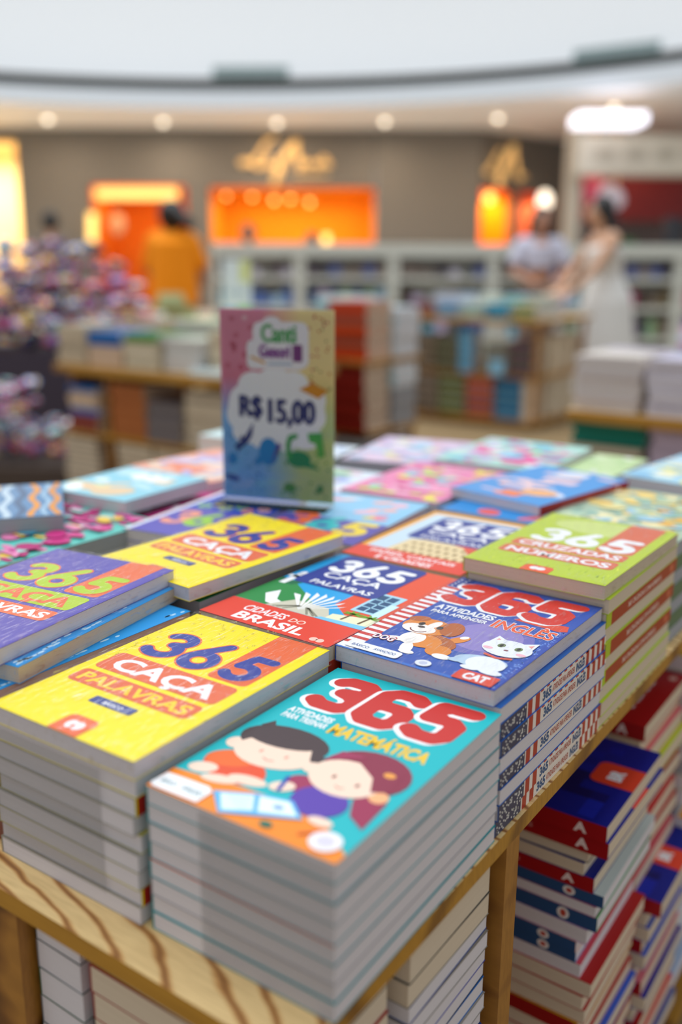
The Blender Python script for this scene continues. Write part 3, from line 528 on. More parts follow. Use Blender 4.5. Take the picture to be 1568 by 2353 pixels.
# ---- shrink film round the bundled piles in front
def wrap_sheet(name, pts, label, cat='wrapping'):
    mb = MB()
    for q in pts: mb.face(q, FILM)
    tag(mb.build(name), label, cat)
def thin(x0, y0, z0, x1, y1, z1, m, mb): mb.box((x0, y0, z0), (x1, y1, z1), m)
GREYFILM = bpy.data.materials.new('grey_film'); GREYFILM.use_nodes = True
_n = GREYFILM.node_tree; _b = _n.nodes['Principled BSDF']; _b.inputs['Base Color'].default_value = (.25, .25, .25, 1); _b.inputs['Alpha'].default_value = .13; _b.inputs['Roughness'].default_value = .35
def place(mb, name, x, y, a, label):
    o = mb.build(name); o.location = (x*.1, y*.1, TZ); o.rotation_euler = (0, 0, R(a)); return tag(o, label, 'plastic film')
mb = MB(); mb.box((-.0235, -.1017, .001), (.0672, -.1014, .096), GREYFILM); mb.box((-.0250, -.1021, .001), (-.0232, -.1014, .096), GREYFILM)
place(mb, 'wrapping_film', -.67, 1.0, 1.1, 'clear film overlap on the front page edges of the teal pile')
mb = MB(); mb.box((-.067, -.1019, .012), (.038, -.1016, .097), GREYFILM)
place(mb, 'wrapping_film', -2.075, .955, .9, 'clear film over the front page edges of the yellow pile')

# ------------------------------------------------------------------ price sign
def gradient_print():
    m = bpy.data.materials.new('sign_gradient_print'); m.use_nodes = True; nt = m.node_tree; L = nt.links.new; b = nt.nodes['Principled BSDF']
    tc = nt.nodes.new('ShaderNodeTexCoord'); sp = nt.nodes.new('ShaderNodeSeparateXYZ'); L(tc.outputs['Object'], sp.inputs[0])
    def mr(i, a, c):
        n = nt.nodes.new('ShaderNodeMapRange'); n.inputs[1].default_value = a; n.inputs[2].default_value = c; L(sp.outputs[i], n.inputs[0]); return n
    fx = mr(0, -.02, .03); fz = mr(2, .10, .15)
    def mix(f, c1, c2):
        n = nt.nodes.new('ShaderNodeMix'); n.data_type = 'RGBA'
        for i, c in ((6, c1), (7, c2)):
            if isinstance(c, str): n.inputs[i].default_value = lin(c)
            else: L(c, n.inputs[i])
        L(f.outputs[0], n.inputs[0]); return n.outputs[2]
    L(mix(fz, mix(fx, '#76b6ec', '#c2d48e'), mix(fx, '#e07e9a', '#f2da90')), b.inputs['Base Color']); b.inputs['Roughness'].default_value = .4
    return m
ACRYL = bpy.data.materials.new('clear_acrylic'); ACRYL.use_nodes = True; _n = ACRYL.node_tree; _n.nodes.remove(_n.nodes['Principled BSDF'])
_t = _n.nodes.new('ShaderNodeBsdfTransparent'); _t.inputs[0].default_value = (.97, .98, .99, 1); _g = _n.nodes.new('ShaderNodeBsdfGlossy'); _g.inputs['Roughness'].default_value = .05
_f = _n.nodes.new('ShaderNodeFresnel'); _f.inputs[0].default_value = 1.35; _x = _n.nodes.new('ShaderNodeMixShader')
for a_, b_ in ((_f.outputs[0], _x.inputs[0]), (_t.outputs[0], _x.inputs[1]), (_g.outputs[0], _x.inputs[2]), (_x.outputs[0], _n.nodes['Material Output'].inputs[0])): _n.links.new(a_, b_)
s_ = empty('price_sign', Vector((-.462, .533, TZ+.1115)), R(18)); tag(s_, 'upright price card reading R$ 15,00 in a clear acrylic stand', 'price sign')
mb = MB(); cw, chh = 14.3, 23.0
mb.box((-cw*.005, .001, .002), (cw*.005, .0016, chh*.01), gradient_print())
A = Art(mb, lambda a, b, q: ((a-cw/2)*.01, .001-.00003-q*.00002, b*.01))
rr = random.Random(6)
for i in range(36): A.ell(rr.uniform(9.2, 13.8), rr.uniform(13.6, 22.4), .16, .16, W(rr.choice(['#c8702c', '#a89a5c', '#c8504c']))); A.k -= 1
for i in range(14): A.ell(rr.uniform(.8, 4.6), rr.uniform(15.5, 22.2), .38, .3, W(rr.choice(['#e8b4c0', '#c84868', '#cc5a74'])), rr.uniform(0, 90)); A.k -= 1
for i in range(26): A.ell(rr.uniform(.5, 6.2), rr.uniform(.8, 8), .18, .16, W(rr.choice(['#2f78c0', '#3a96cc', '#3f8ac8']))); A.k -= 1
for i in range(26): A.ell(rr.uniform(7.2, 13.6), rr.uniform(.8, 7), .18, .16, W(rr.choice(['#4f9a5c', '#6aa860']))); A.k -= 1
A.up()
for cx, cy, rx, ry in ((7, 11.4, 6.2, 4.3), (3.4, 12.3, 2.4, 1.9), (4.2, 14.2, 2.0, 1.5), (6.9, 14.9, 2.2, 1.3), (9.2, 14.6, 1.9, 1.3), (11.4, 12.6, 1.9, 1.9), (2.6, 10.4, 2.0, 2.0), (12, 10.6, 1.3, 1.6), (3.2, 8.4, 1.9, 1.5), (5.6, 7.5, 2.0, 1.2), (10.6, 8.2, 2.3, 1.6), (8.3, 7.4, 1.4, 1.2)): A.ell(cx, cy, rx, ry, W('#f8f8fc')); A.k -= .9
A.k = 14
A.bold('R$', 2.4, 9.9, 5.2, 12.8, W('#26367c'), .15); A.bold('15,00', 6.1, 9.2, 11.9, 12.5, W('#26367c'), .15)
A.rect(4.2, 16.2, 11.2, 21.6, W('#f4f0f4'), 1.0); A.rect(3.4, 16.0, 10.6, 19.4, W('#f4f0f4'), .7); A.ell(6.6, 21.2, 1.3, 1.0, W('#f4f0f4'))
A.bold('Canti', 5.3, 19.2, 9.6, 21.3, W('#4faa5a'), .1); A.bold('Genori', 5.0, 17.4, 8.8, 18.9, W('#8c4c9c'), .1); A.rect(9.2, 17.0, 10.4, 19.0, W('#7c2a80'), .2); A.stroke([(4.0, 17.4), (5.6, 16.8)], .3, W('#d8a02a'))
A.stroke([(6.2, 16.7), (9, 16.75)], .35, W('#b9c8dc'))
A.poly([(1.5, 6.6), (2.8, 7.6), (4.1, 9.6), (3.9, 8.0), (3.3, 7.0), (2.0, 5.9)], W('#2f4288')); A.poly([(2.6, 8.0), (3.2, 7.2), (2.2, 7.4)], W('#2f4288'))
A.ell(6.0, 6.1, 1.25, 1.7, W('#1f8fd0')); A.poly([(6.2, 4.4), (7.7, 6.9), (7.2, 7.3)], W('#5c4a9c')); A.poly([(4.4, 4.2), (5.4, 4.9), (4.6, 5.6), (4.3, 5.0)], W('#1f8fd0')); A.ell(1.3, 5.0, .6, .75, W('#1f8fd0')); A.ell(1.2, 2.6, 1.0, .4, W('#2f5aa8'), -12)
A.ell(9.9, 5.4, 1.5, 1.0, W('#22966a')); A.poly([(11, 5.2), (12.4, 4.3), (10.3, 4.5)], W('#22966a')); A.stroke([(8.7, 5.6), (8.5, 7.0), (8.8, 8.0), (9.5, 8.2)], .6, W('#3fa85e')); A.poly([(11.0, 8.6), (12.8, 8.8), (13.2, 6.0), (12.4, 5.6), (12.0, 7.4), (11.2, 7.6)], W('#4ab45a'))
A.poly([(10.0, 13.8), (11.6, 14.6), (13.6, 13.8), (12.4, 12.8)], W('#d8962c')); A.ell(8.7, 1.8, .8, .6, W('#4f9a5c')); A.ell(12.6, 1.9, .4, .5, W('#4f9a5c'))
mb.build('printed_card', s_)
mb = MB(); mb.box((-cw*.005, -.0004, 0), (cw*.005, .0004, chh*.01+.001), ACRYL); mb.box((-cw*.005, .0022, 0), (cw*.005, .003, chh*.01+.001), ACRYL)
mb.box((-cw*.005, -.035, -.0012), (cw*.005, .003, -.0002), ACRYL); mb.build('acrylic_stand', s_)

# ------------------------------------------------------------------ display tables
def table(name, label, x0, x1, y0, y1, top=TZ, th=.014, shelves=(.32,), base=.05, split=None, panels=()):
    e = empty(name, ((x0+x1)/2, (y0+y1)/2, 0)); tag(e, label, 'display table'); ox, oy = e.location.x, e.location.y
    def part(nm, a, b, m, em=None):
        q = MB(); c = [(a[i]+b[i])/2 for i in range(3)]; h = [(b[i]-a[i])/2 for i in range(3)]
        q.box([-t for t in h], h, m)
        if em:
            k2 = q.mi(em)
            for fi in (0, 2, 3, 4, 5): q.fm[fi] = k2
        o = q.build(nm, e); o.location = (c[0]-ox, c[1]-oy, c[2]); return o
    part('tabletop', (x0, y0, top-th), (x1, y1, top), PINE, PINE_EDGE)
    for z in shelves: part('shelf', (x0+.01, y0+.03, z-.018), (x1-.006, (split or y1-.01), z), PINE_EDGE)
    if split: part('shelf', (x0+.01, split+.022, .155-.018), (x1-.006, y1-.01, .155), PINE_EDGE)
    part('base_board', (x0+.01, y0+.02, base-.02), (x1-.005, y1-.01, base), PINE_EDGE)
    part('plinth', (x0+.05, y0+.06, 0), (x1-.05, y1-.05, base-.02), PINE_DARK)
    zs = [top-th] + sorted(shelves, reverse=True) + [base]
    for (px0, py0, px1, py1) in panels:
        for i in range(len(zs)-1):
            hi = zs[i] - (.018 if i else 0); part('divider_panel', (px0, py0, zs[i+1]), (px1, py1, hi), PINE_DARK)
    return e
near = table('display_table', 'pine display table in the foreground carrying the piles of activity books', -.95, 0, -.032, 1.135, shelves=(.47,), split=.218, panels=[(-.94, .218, 0, .240), (-.47, -.030, -.229, -.011), (-.02, 1.10, 0, 1.12), (-.94, 1.10, -.90, 1.12)])
left = table('display_table', 'pine display table at left behind the price sign with piles above and below', -2.96, -1.96, 2.17, 2.78, top=.71, th=.035, shelves=(.435,), panels=[(-2.70, 2.21, -2.68, 2.7), (-2.955, 2.25, -2.94, 2.7), (-1.99, 2.6, -1.965, 2.7)])
right = table('display_table', 'pine display table at right of the aisle with pale book piles', -.755, .35, 2.20, 3.0, top=.71, th=.03, shelves=(.33,), panels=[(-.3, 2.25, -.27, 2.95)])
island = table('display_table', 'square pine book island standing in the aisle in front of the white bookcases', -3.36, -2.33, 5.65, 6.6, top=.755, th=.03, shelves=(.37,), base=.06, panels=[(-2.37, 5.67, -2.345, 5.72), (-3.34, 5.67, -3.31, 5.72), (-2.37, 6.5, -2.345, 6.55)])

# ---- books in the open shelf under the near table
def under(x, y, a, w, l, ztop_dm, seq, where, zend=-3.895, flipbase=False):
    """seq: list of (thickness cm, cover, page mat, spine fn, flip, art, what, dx, dy)"""
    z = ztop_dm; rr = random.Random(len(where)); n = len(seq)
    for i, (t, c, pg, sp, fl, art, what, dx, dy) in enumerate(seq):
        z -= t*.1
        book(x+dx+rr.uniform(-.02, .02), y+dy, z, a+rr.uniform(-.8, .8), w, l, t-.006, c, pg, art, sp, f"{what}, {nth(i, n)} in {where}", 'books in ' + where, fl)
NV, RD = '#0d1c86', '#a3161c'
cp = sp_a('CAÇA PALAVRAS')
seq = [(1.75, NV, PG_CREAM, cp, False, art_navy, 'navy word-search book with red spine', .1, -.05), (1.75, NV, PG_CREAM, cp, False, art_navy, 'navy word-search book with red spine', .12, -.02),
       (1.3, '#10142c', PG_CREAM, None, True, None, 'thick book, cream edges outward', -.08, 0), (1.4, NV, PG_CREAM, None, True, None, 'navy book, cream edges outward', -.1, 0),
       (1.6, NV, PG_CREAM, cp, False, None, 'navy book with red spine', .0, 0), (1.3, '#c4ccc8', PG_WHITE, sp_blue, False, None, 'colouring book with slate blue spine', .1, 0),
       (1.2, '#b5587c', PG_WHITE, None, True, None, 'colouring book, white edges outward', .05, 0), (1.6, '#3f9c50', PG_WHITE, sp_blue, False, None, 'colouring book with slate blue spine', .05, 0),
       (1.7, '#c08ac0', PG_WHITE, None, True, None, 'colouring book, white edges outward', 0, 0), (1.3, '#e8a070', PG_WHITE, sp_blue, False, None, 'colouring book with dark blue spine', -.1, 0),
       (1.3, '#3fb4e4', PG_WHITE, sp_blue, False, None, 'sky blue colouring book', -.12, 0), (1.6, '#d84a5c', PG_WHITE, None, True, None, 'rose book with lilac-white page edges', -.06, 0),
       (1.7, '#b01c1c', PG_CREAM, None, True, None, 'red-covered book with cream page edges', .05, 0), (1.7, '#b01c1c', PG_CREAM, None, True, None, 'red-covered book with cream page edges', 0, 0),
       (1.7, '#b01c1c', PG_CREAM, None, True, None, 'red-covered book with cream page edges', .03, 0), (1.7, '#e0b024', PG_CREAM, sp_redtitle, False, None, 'yellow-topped book with red title spine', -.02, 0)]

for i in range(12): seq.append((1.7, ['#b01c1c', '#b01c1c', '#3a5ac0', '#e0b024'][i % 4], PG_CREAM, sp_redtitle if i % 4 == 3 else None, i % 4 != 3, None, 'cream-paged book, red or blue cover', (i*7 % 5-2)*.03, 0))
tot = sum(q[0] for q in seq)*.1; sc_t = (5.55-1.07)/tot; seq = [(q[0]*sc_t,)+q[1:] for q in seq]
under(-1.24, 5.15, 90, 16.6, 24, -1.07, seq, 'the lower pile beyond the divider')
sq2 = [(1.8, '#b8121c', PG_CREAM, cp, False, art_red, 'red book of countries and capitals', .0, 0)]
pal = [('#e0b024', 0), ('#e8707c', 0), ('#c9d81c', 1), ('#c9d81c', 0), ('#b01c1c', 1), ('#c9d81c', 0), ('#d8343c', 0), ('#b01c1c', 1), ('#d8343c', 0), ('#d8606c', 0), (NV, 1), (NV, 0), ('#3a5ac0', 0), ('#e0b024', 1), ('#3a5ac0', 0), ('#b01c1c', 0), ('#d8707c', 1), (NV, 0), ('#6c8cc8', 0), ('#b01c1c', 1), ('#c9b080', 0), ('#d8343c', 0), ('#4a5a90', 0)]
for i, (c, f) in enumerate(pal):
    sq2.append((1.85, c, PG_CREAM, cp if f else None, not f, (art_navy if i == 10 else None), 'thick cream-paged book with coloured cover', (.35 if i == 10 else (i*37 % 5-2)*.03 + (.22 if i > 10 else 0)), 0))
tot = sum(q[0] for q in sq2)*.1; sq2 = [(q[0]*(5.55-.98)/tot,)+q[1:] for q in sq2]
under(-1.42, 7.02, 90, 15.5, 24, -.98, sq2, 'the second pile beyond the divider')
sq3 = [(1.83, c, PG_GREY if i % 3 == 1 else PG_WHITE, None, True, None, 'white-paged book, pastel cover', (i*13 % 5-2)*.04, 0) for i, c in enumerate(['#e8c84a', '#9cb4a8', '#c8d0d8', '#e8a040', '#7c90b8', '#d8dce0', '#c87c6c', '#a8b8d0']*3)]
tot = sum(q[0] for q in sq3)*.1; sq3 = [(q[0]*(5.55-.75)/tot,)+q[1:] for q in sq3]
under(-1.3, 8.72, 90, 16, 24, -.75, sq3, 'the third pile beyond the divider')
def plainseq(n, t, cols, pg, what): return [(t, cols[i % len(cols)], pg, None, False, None, what, 0, 0) for i in range(n)]
def fit(seq, span): tot = sum(q[0] for q in seq)*.1; return [(q[0]*span/tot,)+q[1:] for q in seq]
under(-.89, 1.48, 0, 16.5, 11.2, -.2, fit([(2.3, '#141416', PG_CREAM, None, False, None, 'cream-paged book, black cover', .01, 0), (1.7, '#8c8478', PG_CREAM, None, False, None, 'thick grey-edged book', 0, 0)] + plainseq(13, 1.3, ['#24408c', '#8c8478', '#3a3f9c', '#2c2c44', '#1f6cb8', '#9c948c', '#243a70'], PG_WHITE, 'white-paged paperback, thin blue cover'), 2.195), 'the lower pile before the divider')
under(-.92, .28, 0, 16.2, 9.4, -.15, fit([(1.9, '#7a7468', PG_CREAM, None, False, None, 'cream-paged book, grey cover', 0, 0), (2.1, RD, PG_CREAM, None, False, None, 'cream-paged book, dark red cover', 0, 0)] + plainseq(9, 2.2, [RD, '#1c1c1e', '#a3241c'], PG_CREAM, 'cream-paged book, dark cover'), 2.245), 'the lower pile under the front corner')
under(-2.03, .25, 0, 4.4, 9, -.16, plainseq(10, 2.21, ['#1f2c24', '#8a8a8c', '#2f5a38', '#77777a'], PG_WHITE, 'white-paged booklet'), 'the narrow lower pile beside the panel')

# ------------------------------------------------------------------ background piles (metres)
BLK = {}
STUFF = {}
def pile(x, y, z, n, w, l, t, cols, pg, where, what, face='spine', rz=0, jit=.006, bulk=None):
    """n single books lying flat; their front (-Y) face shows a spine colour or page edges"""
    rr = random.Random(len(where)+n)
    for i in range(n):
        c = cols[i % len(cols)]; k = (w, l, t, c, pg.name, face)
        if bulk:
            mb = STUFF.setdefault(bulk, MB()); px, py, pz = x+rr.uniform(-jit, jit), y+rr.uniform(-jit, jit), z+i*(t+.0003)
            mb.box((px-w/2, py-l/2, pz+t*.9), (px+w/2, py+l/2, pz+t), W(c)); mb.box((px-w/2, py-l/2, pz), (px+w/2, py+l/2, pz+t*.1), W(c))
            mb.box((px-w/2+.001, py-l/2+(.0 if face == 'spine' else .002), pz+t*.1), (px+w/2-.001, py-l/2+.004, pz+t*.9), W(c) if face == 'spine' else pg); mb.box((px-w/2+.001, py-l/2+.004, pz+t*.1), (px+w/2-.001, py+l/2-.001, pz+t*.9), pg); continue
        if k not in BLK:
            mb = MB(); mb.box((-w/2, -l/2, t*.9), (w/2, l/2, t), W(c)); mb.box((-w/2, -l/2, 0), (w/2, l/2, t*.1), W(c))
            if face == 'spine': mb.box((-w/2, -l/2, t*.1), (w/2, -l/2+.002, t*.9), W(c))
            mb.box((-w/2+.001, -l/2+.0025, t*.1), (w/2-.001, l/2-.001, t*.9), pg)
            BLK[k] = mb.mesh('stacked_book')
        o = link('stacked_book', BLK[k]); o.location = (x+rr.uniform(-jit, jit), y+rr.uniform(-jit, jit), z+i*(t+.0003)); o.rotation_euler = (0, 0, R(rz)+rr.uniform(-.02, .02))
        tag(o, f"{what}, {'bottom' if i == 0 else ORD[i] + ' up'} in {where}", 'book', 'books in ' + where)
CR, WHp, GRp = PG_CREAM, PG_WHITE, PG_GREY
# left table, on top
pile(-2.86, 2.30, .711, 8, .17, .22, .019, ['#8c8068', '#b8ac90'], CR, 'the beige pile at the left table end', 'beige book', 'pages')
pile(-2.665, 2.30, .711, 5, .19, .22, .016, ['#d8a888', '#dcb090'], CR, 'the salmon pile on the left table', 'salmon-edged book', 'pages')
pile(-2.665, 2.30, .7935, 3, .19, .22, .017, ['#1464ac', '#125ca4'], WHp, 'the blue layer over the salmon pile', 'blue-spined book')
pile(-2.46, 2.30, .711, 6, .18, .22, .017, ['#c8c8b0', '#d8d4bc'], CR, 'the cream pile beside the blue layer', 'cream book', 'pages')
pile(-2.46, 2.30, .8155, 2, .18, .22, .014, ['#2f7c1c', '#347c24'], WHp, 'the green layer over the cream pile', 'green-spined book')
pile(-2.27, 2.32, .711, 7, .17, .22, .017, ['#c4c8b4', '#ccd0bc'], WHp, 'the pale pile in the left table middle', 'pale green-white book', 'pages')
pile(-2.07, 2.36, .711, 9, .19, .22, .017, ['#cfc4a4', '#d8ccac'], CR, 'the cream pile left of the price sign', 'thick cream book', 'pages')
pile(-2.10, 2.215, .711, 1, .20, .07, .02, ['#dcebee'], WHp, 'front of the cream pile left of the price sign', 'white-blue slim book')
pile(-2.75, 2.6, .711, 9, .2, .22, .018, ['#b4ac90', '#c8bc98', '#a89c80'], CR, 'the second row at the left table end', 'sand-coloured book', 'pages', bulk='rows')
pile(-2.47, 2.6, .711, 10, .22, .22, .017, ['#b8cc90', '#c8d4a8'], WHp, 'the lime-white pile on the left table back row', 'lime-white book', 'pages', bulk='rows')
pile(-2.2, 2.62, .711, 11, .22, .22, .016, ['#c8d8a8', '#bcd094'], WHp, 'the pale green pile in the back row', 'pale green book', 'pages', bulk='rows')
# left table, shelf
for (x, w_, h, cols, nm, wh, fc) in ((-2.825, .17, 4, ['#8c3c34', '#7c342c'], 'red-brown book', 'the red-brown base of the left shelf pile', 'spine'), (-2.56, .185, 12, ['#a86030', '#9c5428', '#b06a38'], 'tan-orange book', 'the orange shelf pile', 'spine'), (-2.36, .18, 9, ['#6c6464', '#746c6c', '#645c60'], 'grey book', 'the grey shelf pile', 'spine'), (-2.15, .2, 12, ['#a89c80', '#948a70', '#5c5c5c', '#b4a88c'], 'grey-beige book', 'the beige and grey shelf pile', 'pages')):
    pile(x, 2.30, .4358, h, w_, .2, .0172, cols, CR, wh, nm, fc)
pile(-2.825, 2.30, .5062, 1, .17, .2, .024, ['#1464ac'], WHp, 'the left shelf pile above the red-brown books', 'thick blue book')
pile(-2.825, 2.30, .5308, 4, .17, .2, .0165, ['#d0a080', '#d8ac8c'], CR, 'the salmon middle of the left shelf pile', 'salmon book', 'pages')
pile(-2.825, 2.30, .599, 1, .17, .2, .022, ['#1464ac'], WHp, 'the left shelf pile under the tabletop', 'flat blue book')
for i, x in enumerate((-2.87, -2.55, -2.33, -2.1)): pile(x, 2.32, .051, 15, .2, .22, .0235, [['#8c8474', '#6c6860'], ['#9c8c70', '#847860'], ['#7c6c54', '#b09c78'], ['#8c6c44', '#a08054']][i], CR, f"the {['first', 'second', 'third', 'fourth'][i]} bottom-shelf pile of the left table", 'dull brown book', 'pages', bulk='bottom')
# right table
pile(-.655, 2.34, .711, 9, .185, .22, .0165, ['#d8cfc4', '#e0c8a0', '#d4d0d0', '#e4d4b0'], WHp, 'the cream-white pile at the right table corner', 'cream-white book', 'pages')
pile(-.445, 2.34, .711, 9, .19, .22, .0165, ['#c9c4d8', '#d4d0dc'], WHp, 'the lilac-white pile on the right table', 'lilac-white book', 'pages')
pile(-.24, 2.34, .711, 8, .16, .22, .0165, ['#2f3430', '#444a44'], GRp, 'the dark pile on the right table', 'dark grey book')
pile(-.70, 2.62, .711, 8, .22, .26, .017, ['#c8c0cc', '#b8b0bc'], WHp, 'the second row on the right table', 'pale grey book', 'pages', bulk='rows')
pile(-.46, 2.72, .711, 11, .24, .22, .019, ['#e8a8c8', '#d8e8f4', '#f0c8dc', '#c8dcec'], WHp, 'the pastel back pile at right', 'pink or pale blue magazine', bulk='rows')
pile(-.645, 2.34, .612, 3, .21, .2, .0222, ['#0f7c6c', '#137a68'], WHp, 'the sea-green shelf pile at right', 'sea-green book')
pile(-.645, 2.34, .589, 1, .21, .2, .0215, ['#b4a890', '#a8a08c'], CR, 'the beige shelf layer at right', 'beige book', 'pages')
pile(-.645, 2.34, .3305, 12, .21, .2, .0212, ['#4c7464', '#587c6c'], WHp, 'the grey-green shelf pile at right', 'grey-green book')
pile(-.43, 2.34, .5605, 5, .18, .2, .0225, ['#b8a8bc', '#c4b4c8'], WHp, 'the pale lilac shelf pile at right', 'pale lilac book')
pile(-.43, 2.34, .3305, 11, .18, .2, .0205, ['#6c5c8c', '#5a5a9c', '#7c6484'], WHp, 'the purple shelf pile at right', 'purple book')
for i, x in enumerate((-.64, -.42)): pile(x, 2.35, .051, 12, .2, .2, .021, ['#4c7464', '#8c7c6c'], CR, f"the {['left', 'right'][i]} bottom pile under the right table", 'green-brown book', bulk='bottom')
# island: top, upper shelf, lower shelf, seen from front and right side
icol = [['#8c5c54', '#7c4c50', '#a87868'], ['#7098b4', '#5c88b0', '#88a8c0'], ['#9cb4a4', '#b8c8b8', '#3c84a8'], ['#1f8aa8', '#4c9cb8', '#2f6c94'], ['#0f6c3c', '#c8b070', '#7c9484'], ['#d8c48c', '#b49c6c', '#c9b894']]
for i in range(5):
    pile(-3.25+i*.195, 5.79, .756, 5, .17, .2, .019, icol[i], WHp, f"the {ORD[i] if i else 'leftmost'} front pile on the island top".replace(' down', ''), 'mixed-colour book', bulk='island')
    pile(-3.25+i*.195, 6.06, .756, 7, .17, .2, .021, [['#d8dce4', '#b4c8dc'], ['#c8dce8', '#e8e0e4'], ['#dce8dc', '#f0e8d0'], ['#a8d0e4', '#8fc87c'], ['#c8cfc4', '#b4bcb0']][i], WHp, f"the {ORD[i] if i else 'leftmost'} middle pile on the island top", 'pale book', bulk='island')
for i in range(3): pile(-2.47, 6.05+i*.2, .371, 12, .16, .17, .021, [['#d8c8a4', '#ccb890'], ['#c8b898', '#d4c4a0'], ['#d0b890', '#c0a880']][i], CR, f"the {['near', 'middle', 'far'][i]} cream pile at the island's right side", 'cream book', 'pages', bulk='island')
sh2 = [['#5c5044', '#8c7c68', '#746454'], ['#5c5844', '#6c6c54', '#4c4834'], None, ['#8c8468', '#7c8c94', '#6c5c4c'], ['#6c4c54', '#5c4450', '#4c5c44']]
for i in range(5):
    if sh2[i]: pile(-3.25+i*.193, 5.79, .371, [12, 11, 0, 10, 11][i], .165, .2, .021, sh2[i], CR, f"the {ORD[i] if i else 'leftmost'} upper-shelf pile of the island", 'dull-toned book', bulk='island')
pile(-2.90, 5.76, .371, 13, .10, .14, .022, ['#5a94b4', '#6aa4c0'], WHp, 'the steel-blue upper-shelf pile of the island', 'steel-blue book', bulk='island')
pile(-2.64, 5.70, .371, 3, .10, .08, .03, ['#84bcd8'], WHp, 'the small pale blue heap on the island shelf', 'pale blue booklet', bulk='island')
sh3 = [['#7c6c5c', '#4c4438', '#8c7c70'], ['#6c6c2c', '#4c5438', '#848c74'], ['#b0542c', '#84586c', '#b8602c'], ['#2c6c94', '#5c8ca0', '#24587c']]
for i in range(4): pile(-3.23+i*.225, 5.79, .061, 13, .2, .2, .0215, sh3[i], CR, f"the {ORD[i] if i else 'leftmost'} lower-shelf pile of the island", 'coloured book', bulk='island')
pile(-2.45, 5.80, .061, 13, .13, .2, .0215, ['#d8bca0', '#ccb094'], CR, 'the cream lower pile at the island corner', 'cream book', 'pages', bulk='island')
for i in range(2): pile(-2.46, 6.07+i*.25, .061, 13, .17, .2, .0215, ['#b8b49c', '#ccc4ac'], CR, f"the {['near', 'far'][i]} lower pile at the island's right side", 'pale beige book', 'pages', bulk='island')
# low table between sign and island
lowt = table('display_table', 'pine display table just right of the price sign with red and pale blue piles', -2.75, -1.965, 3.0, 3.46, top=.71, th=.02, shelves=(.40,), panels=[(-2.74, 3.02, -2.72, 3.06), (-2.0, 3.42, -1.98, 3.44)])
pile(-2.075, 3.11, .711, 13, .2, .19, .0185, ['#c8380c', '#b8420f', '#c03a10', '#8c5a48', '#9c3a20'], CR, 'the tall red corner pile', 'orange-red book')
pile(-2.075, 3.11, .4005, 14, .19, .19, .0205, ['#7c1c14', '#8c2218', '#6c1812'], CR, 'the dark red shelf pile below it', 'dark red book')
pile(-2.30, 3.11, .711, 10, .2, .19, .0185, ['#b8a890', '#8c8070'], CR, 'the beige pile behind the sign', 'beige book', 'pages')
lc = [['#c8dce4', '#a8d0dc', '#e4ecec'], ['#bcd8dc', '#7cc0d0', '#dce8e4'], ['#4c4c7c', '#7c5c8c', '#9cb8d8']]
pile(-2.07, 3.335, .711, 10, .2, .21, .021, lc[0], WHp, 'the pale pile behind the red corner pile', 'pale blue magazine'); pile(-2.30, 3.335, .711, 12, .2, .21, .021, lc[1], WHp, 'aisle', 'x', bulk='aisle')
pile(-2.06, 3.33, .4005, 8, .18, .2, .0215, ['#6c625c', '#80766c'], GRp, 'the grey shelf pile under the magazines', 'grey book', 'pages')
pile(-2.06, 3.33, .576, 4, .18, .2, .026, lc[1], WHp, 'the pale layer under the tabletop', 'aqua-white magazine')
for i in range(3): pile(-2.08+i*-.22, 3.2, .051, 14, .2, .36, .0222, ['#5c524c', '#706860'], GRp, 'the low aisle table', 'grey book', 'pages', bulk='aisle')
pile(-2.30, 3.2, .4005, 13, .2, .3, .0215, ['#8c827c', '#a09890'], WHp, 'the low aisle table', 'grey book', 'pages', bulk='aisle')
for kk, lab in (('island', 'small piles of mixed books on the shelves and top of the book island'), ('aisle', 'grey and pale book piles packed in the table right of the sign'), ('bottom', 'dull book piles on the bottom shelves of the side tables'), ('rows', 'back rows of book piles on the left and right tables')):
    tag(STUFF[kk].build('stacked_books'), lab, 'books', kind='stuff')

# ------------------------------------------------------------------ heap of wrapped packets at left
def packet_mesh(seed):
    rr = random.Random(seed); bm = bmesh.new(); bmesh.ops.create_icosphere(bm, subdivisions=3, radius=1)
    o3 = Vector((seed*3.1, seed*1.7, 5))
    for v in bm.verts:
        n = noise.noise(v.co*1.6+o3)*.28 + noise.noise(v.co*4+o3)*.1
        v.co = Vector((v.co.x*(1+n), v.co.y*(.72+n*.8), v.co.z*(.42+n*.6)))
    me = bpy.data.meshes.new('wrapped_packet'); bm.to_mesh(me); bm.free()
    cols = ['#b4a8dc', '#6a50a8', '#f0e8ee', '#e0709c', '#1c1440', '#5c88d0', '#f0cc20', '#c01838', '#2c1c54', '#88c8bc', '#100c1c', '#f09a4c', '#4a3488', '#d85c90']
    pick = [rr.choice(cols) for _ in range(5)]
    for c in pick: me.materials.append(mat('packet_' + c[1:], c, rough=.25, coat=.5))
    for p in me.polygons:
        p.material_index = int((noise.noise(p.center*.9+o3*2)*1.3+.5)*4.99) % 5; p.use_smooth = True
    me.update(); return me
PK = [packet_mesh(i) for i in range(14)]
def packet(p, s, seed, label, grp):
    o = link('wrapped_packet', PK[seed % 14]); o.location = p; o.scale = (s, s, s); rr = random.Random(seed); o.rotation_euler = (rr.uniform(-.5, .5), rr.uniform(-.5, .5), rr.uniform(0, 6))
    tag(o, label, 'packet', grp)
rr = random.Random(11); k = 0
def prof(u): return .85 + .42*max(0, 1-((u+1.85)/.62)**2)**.7 if u < -1.2 else .85
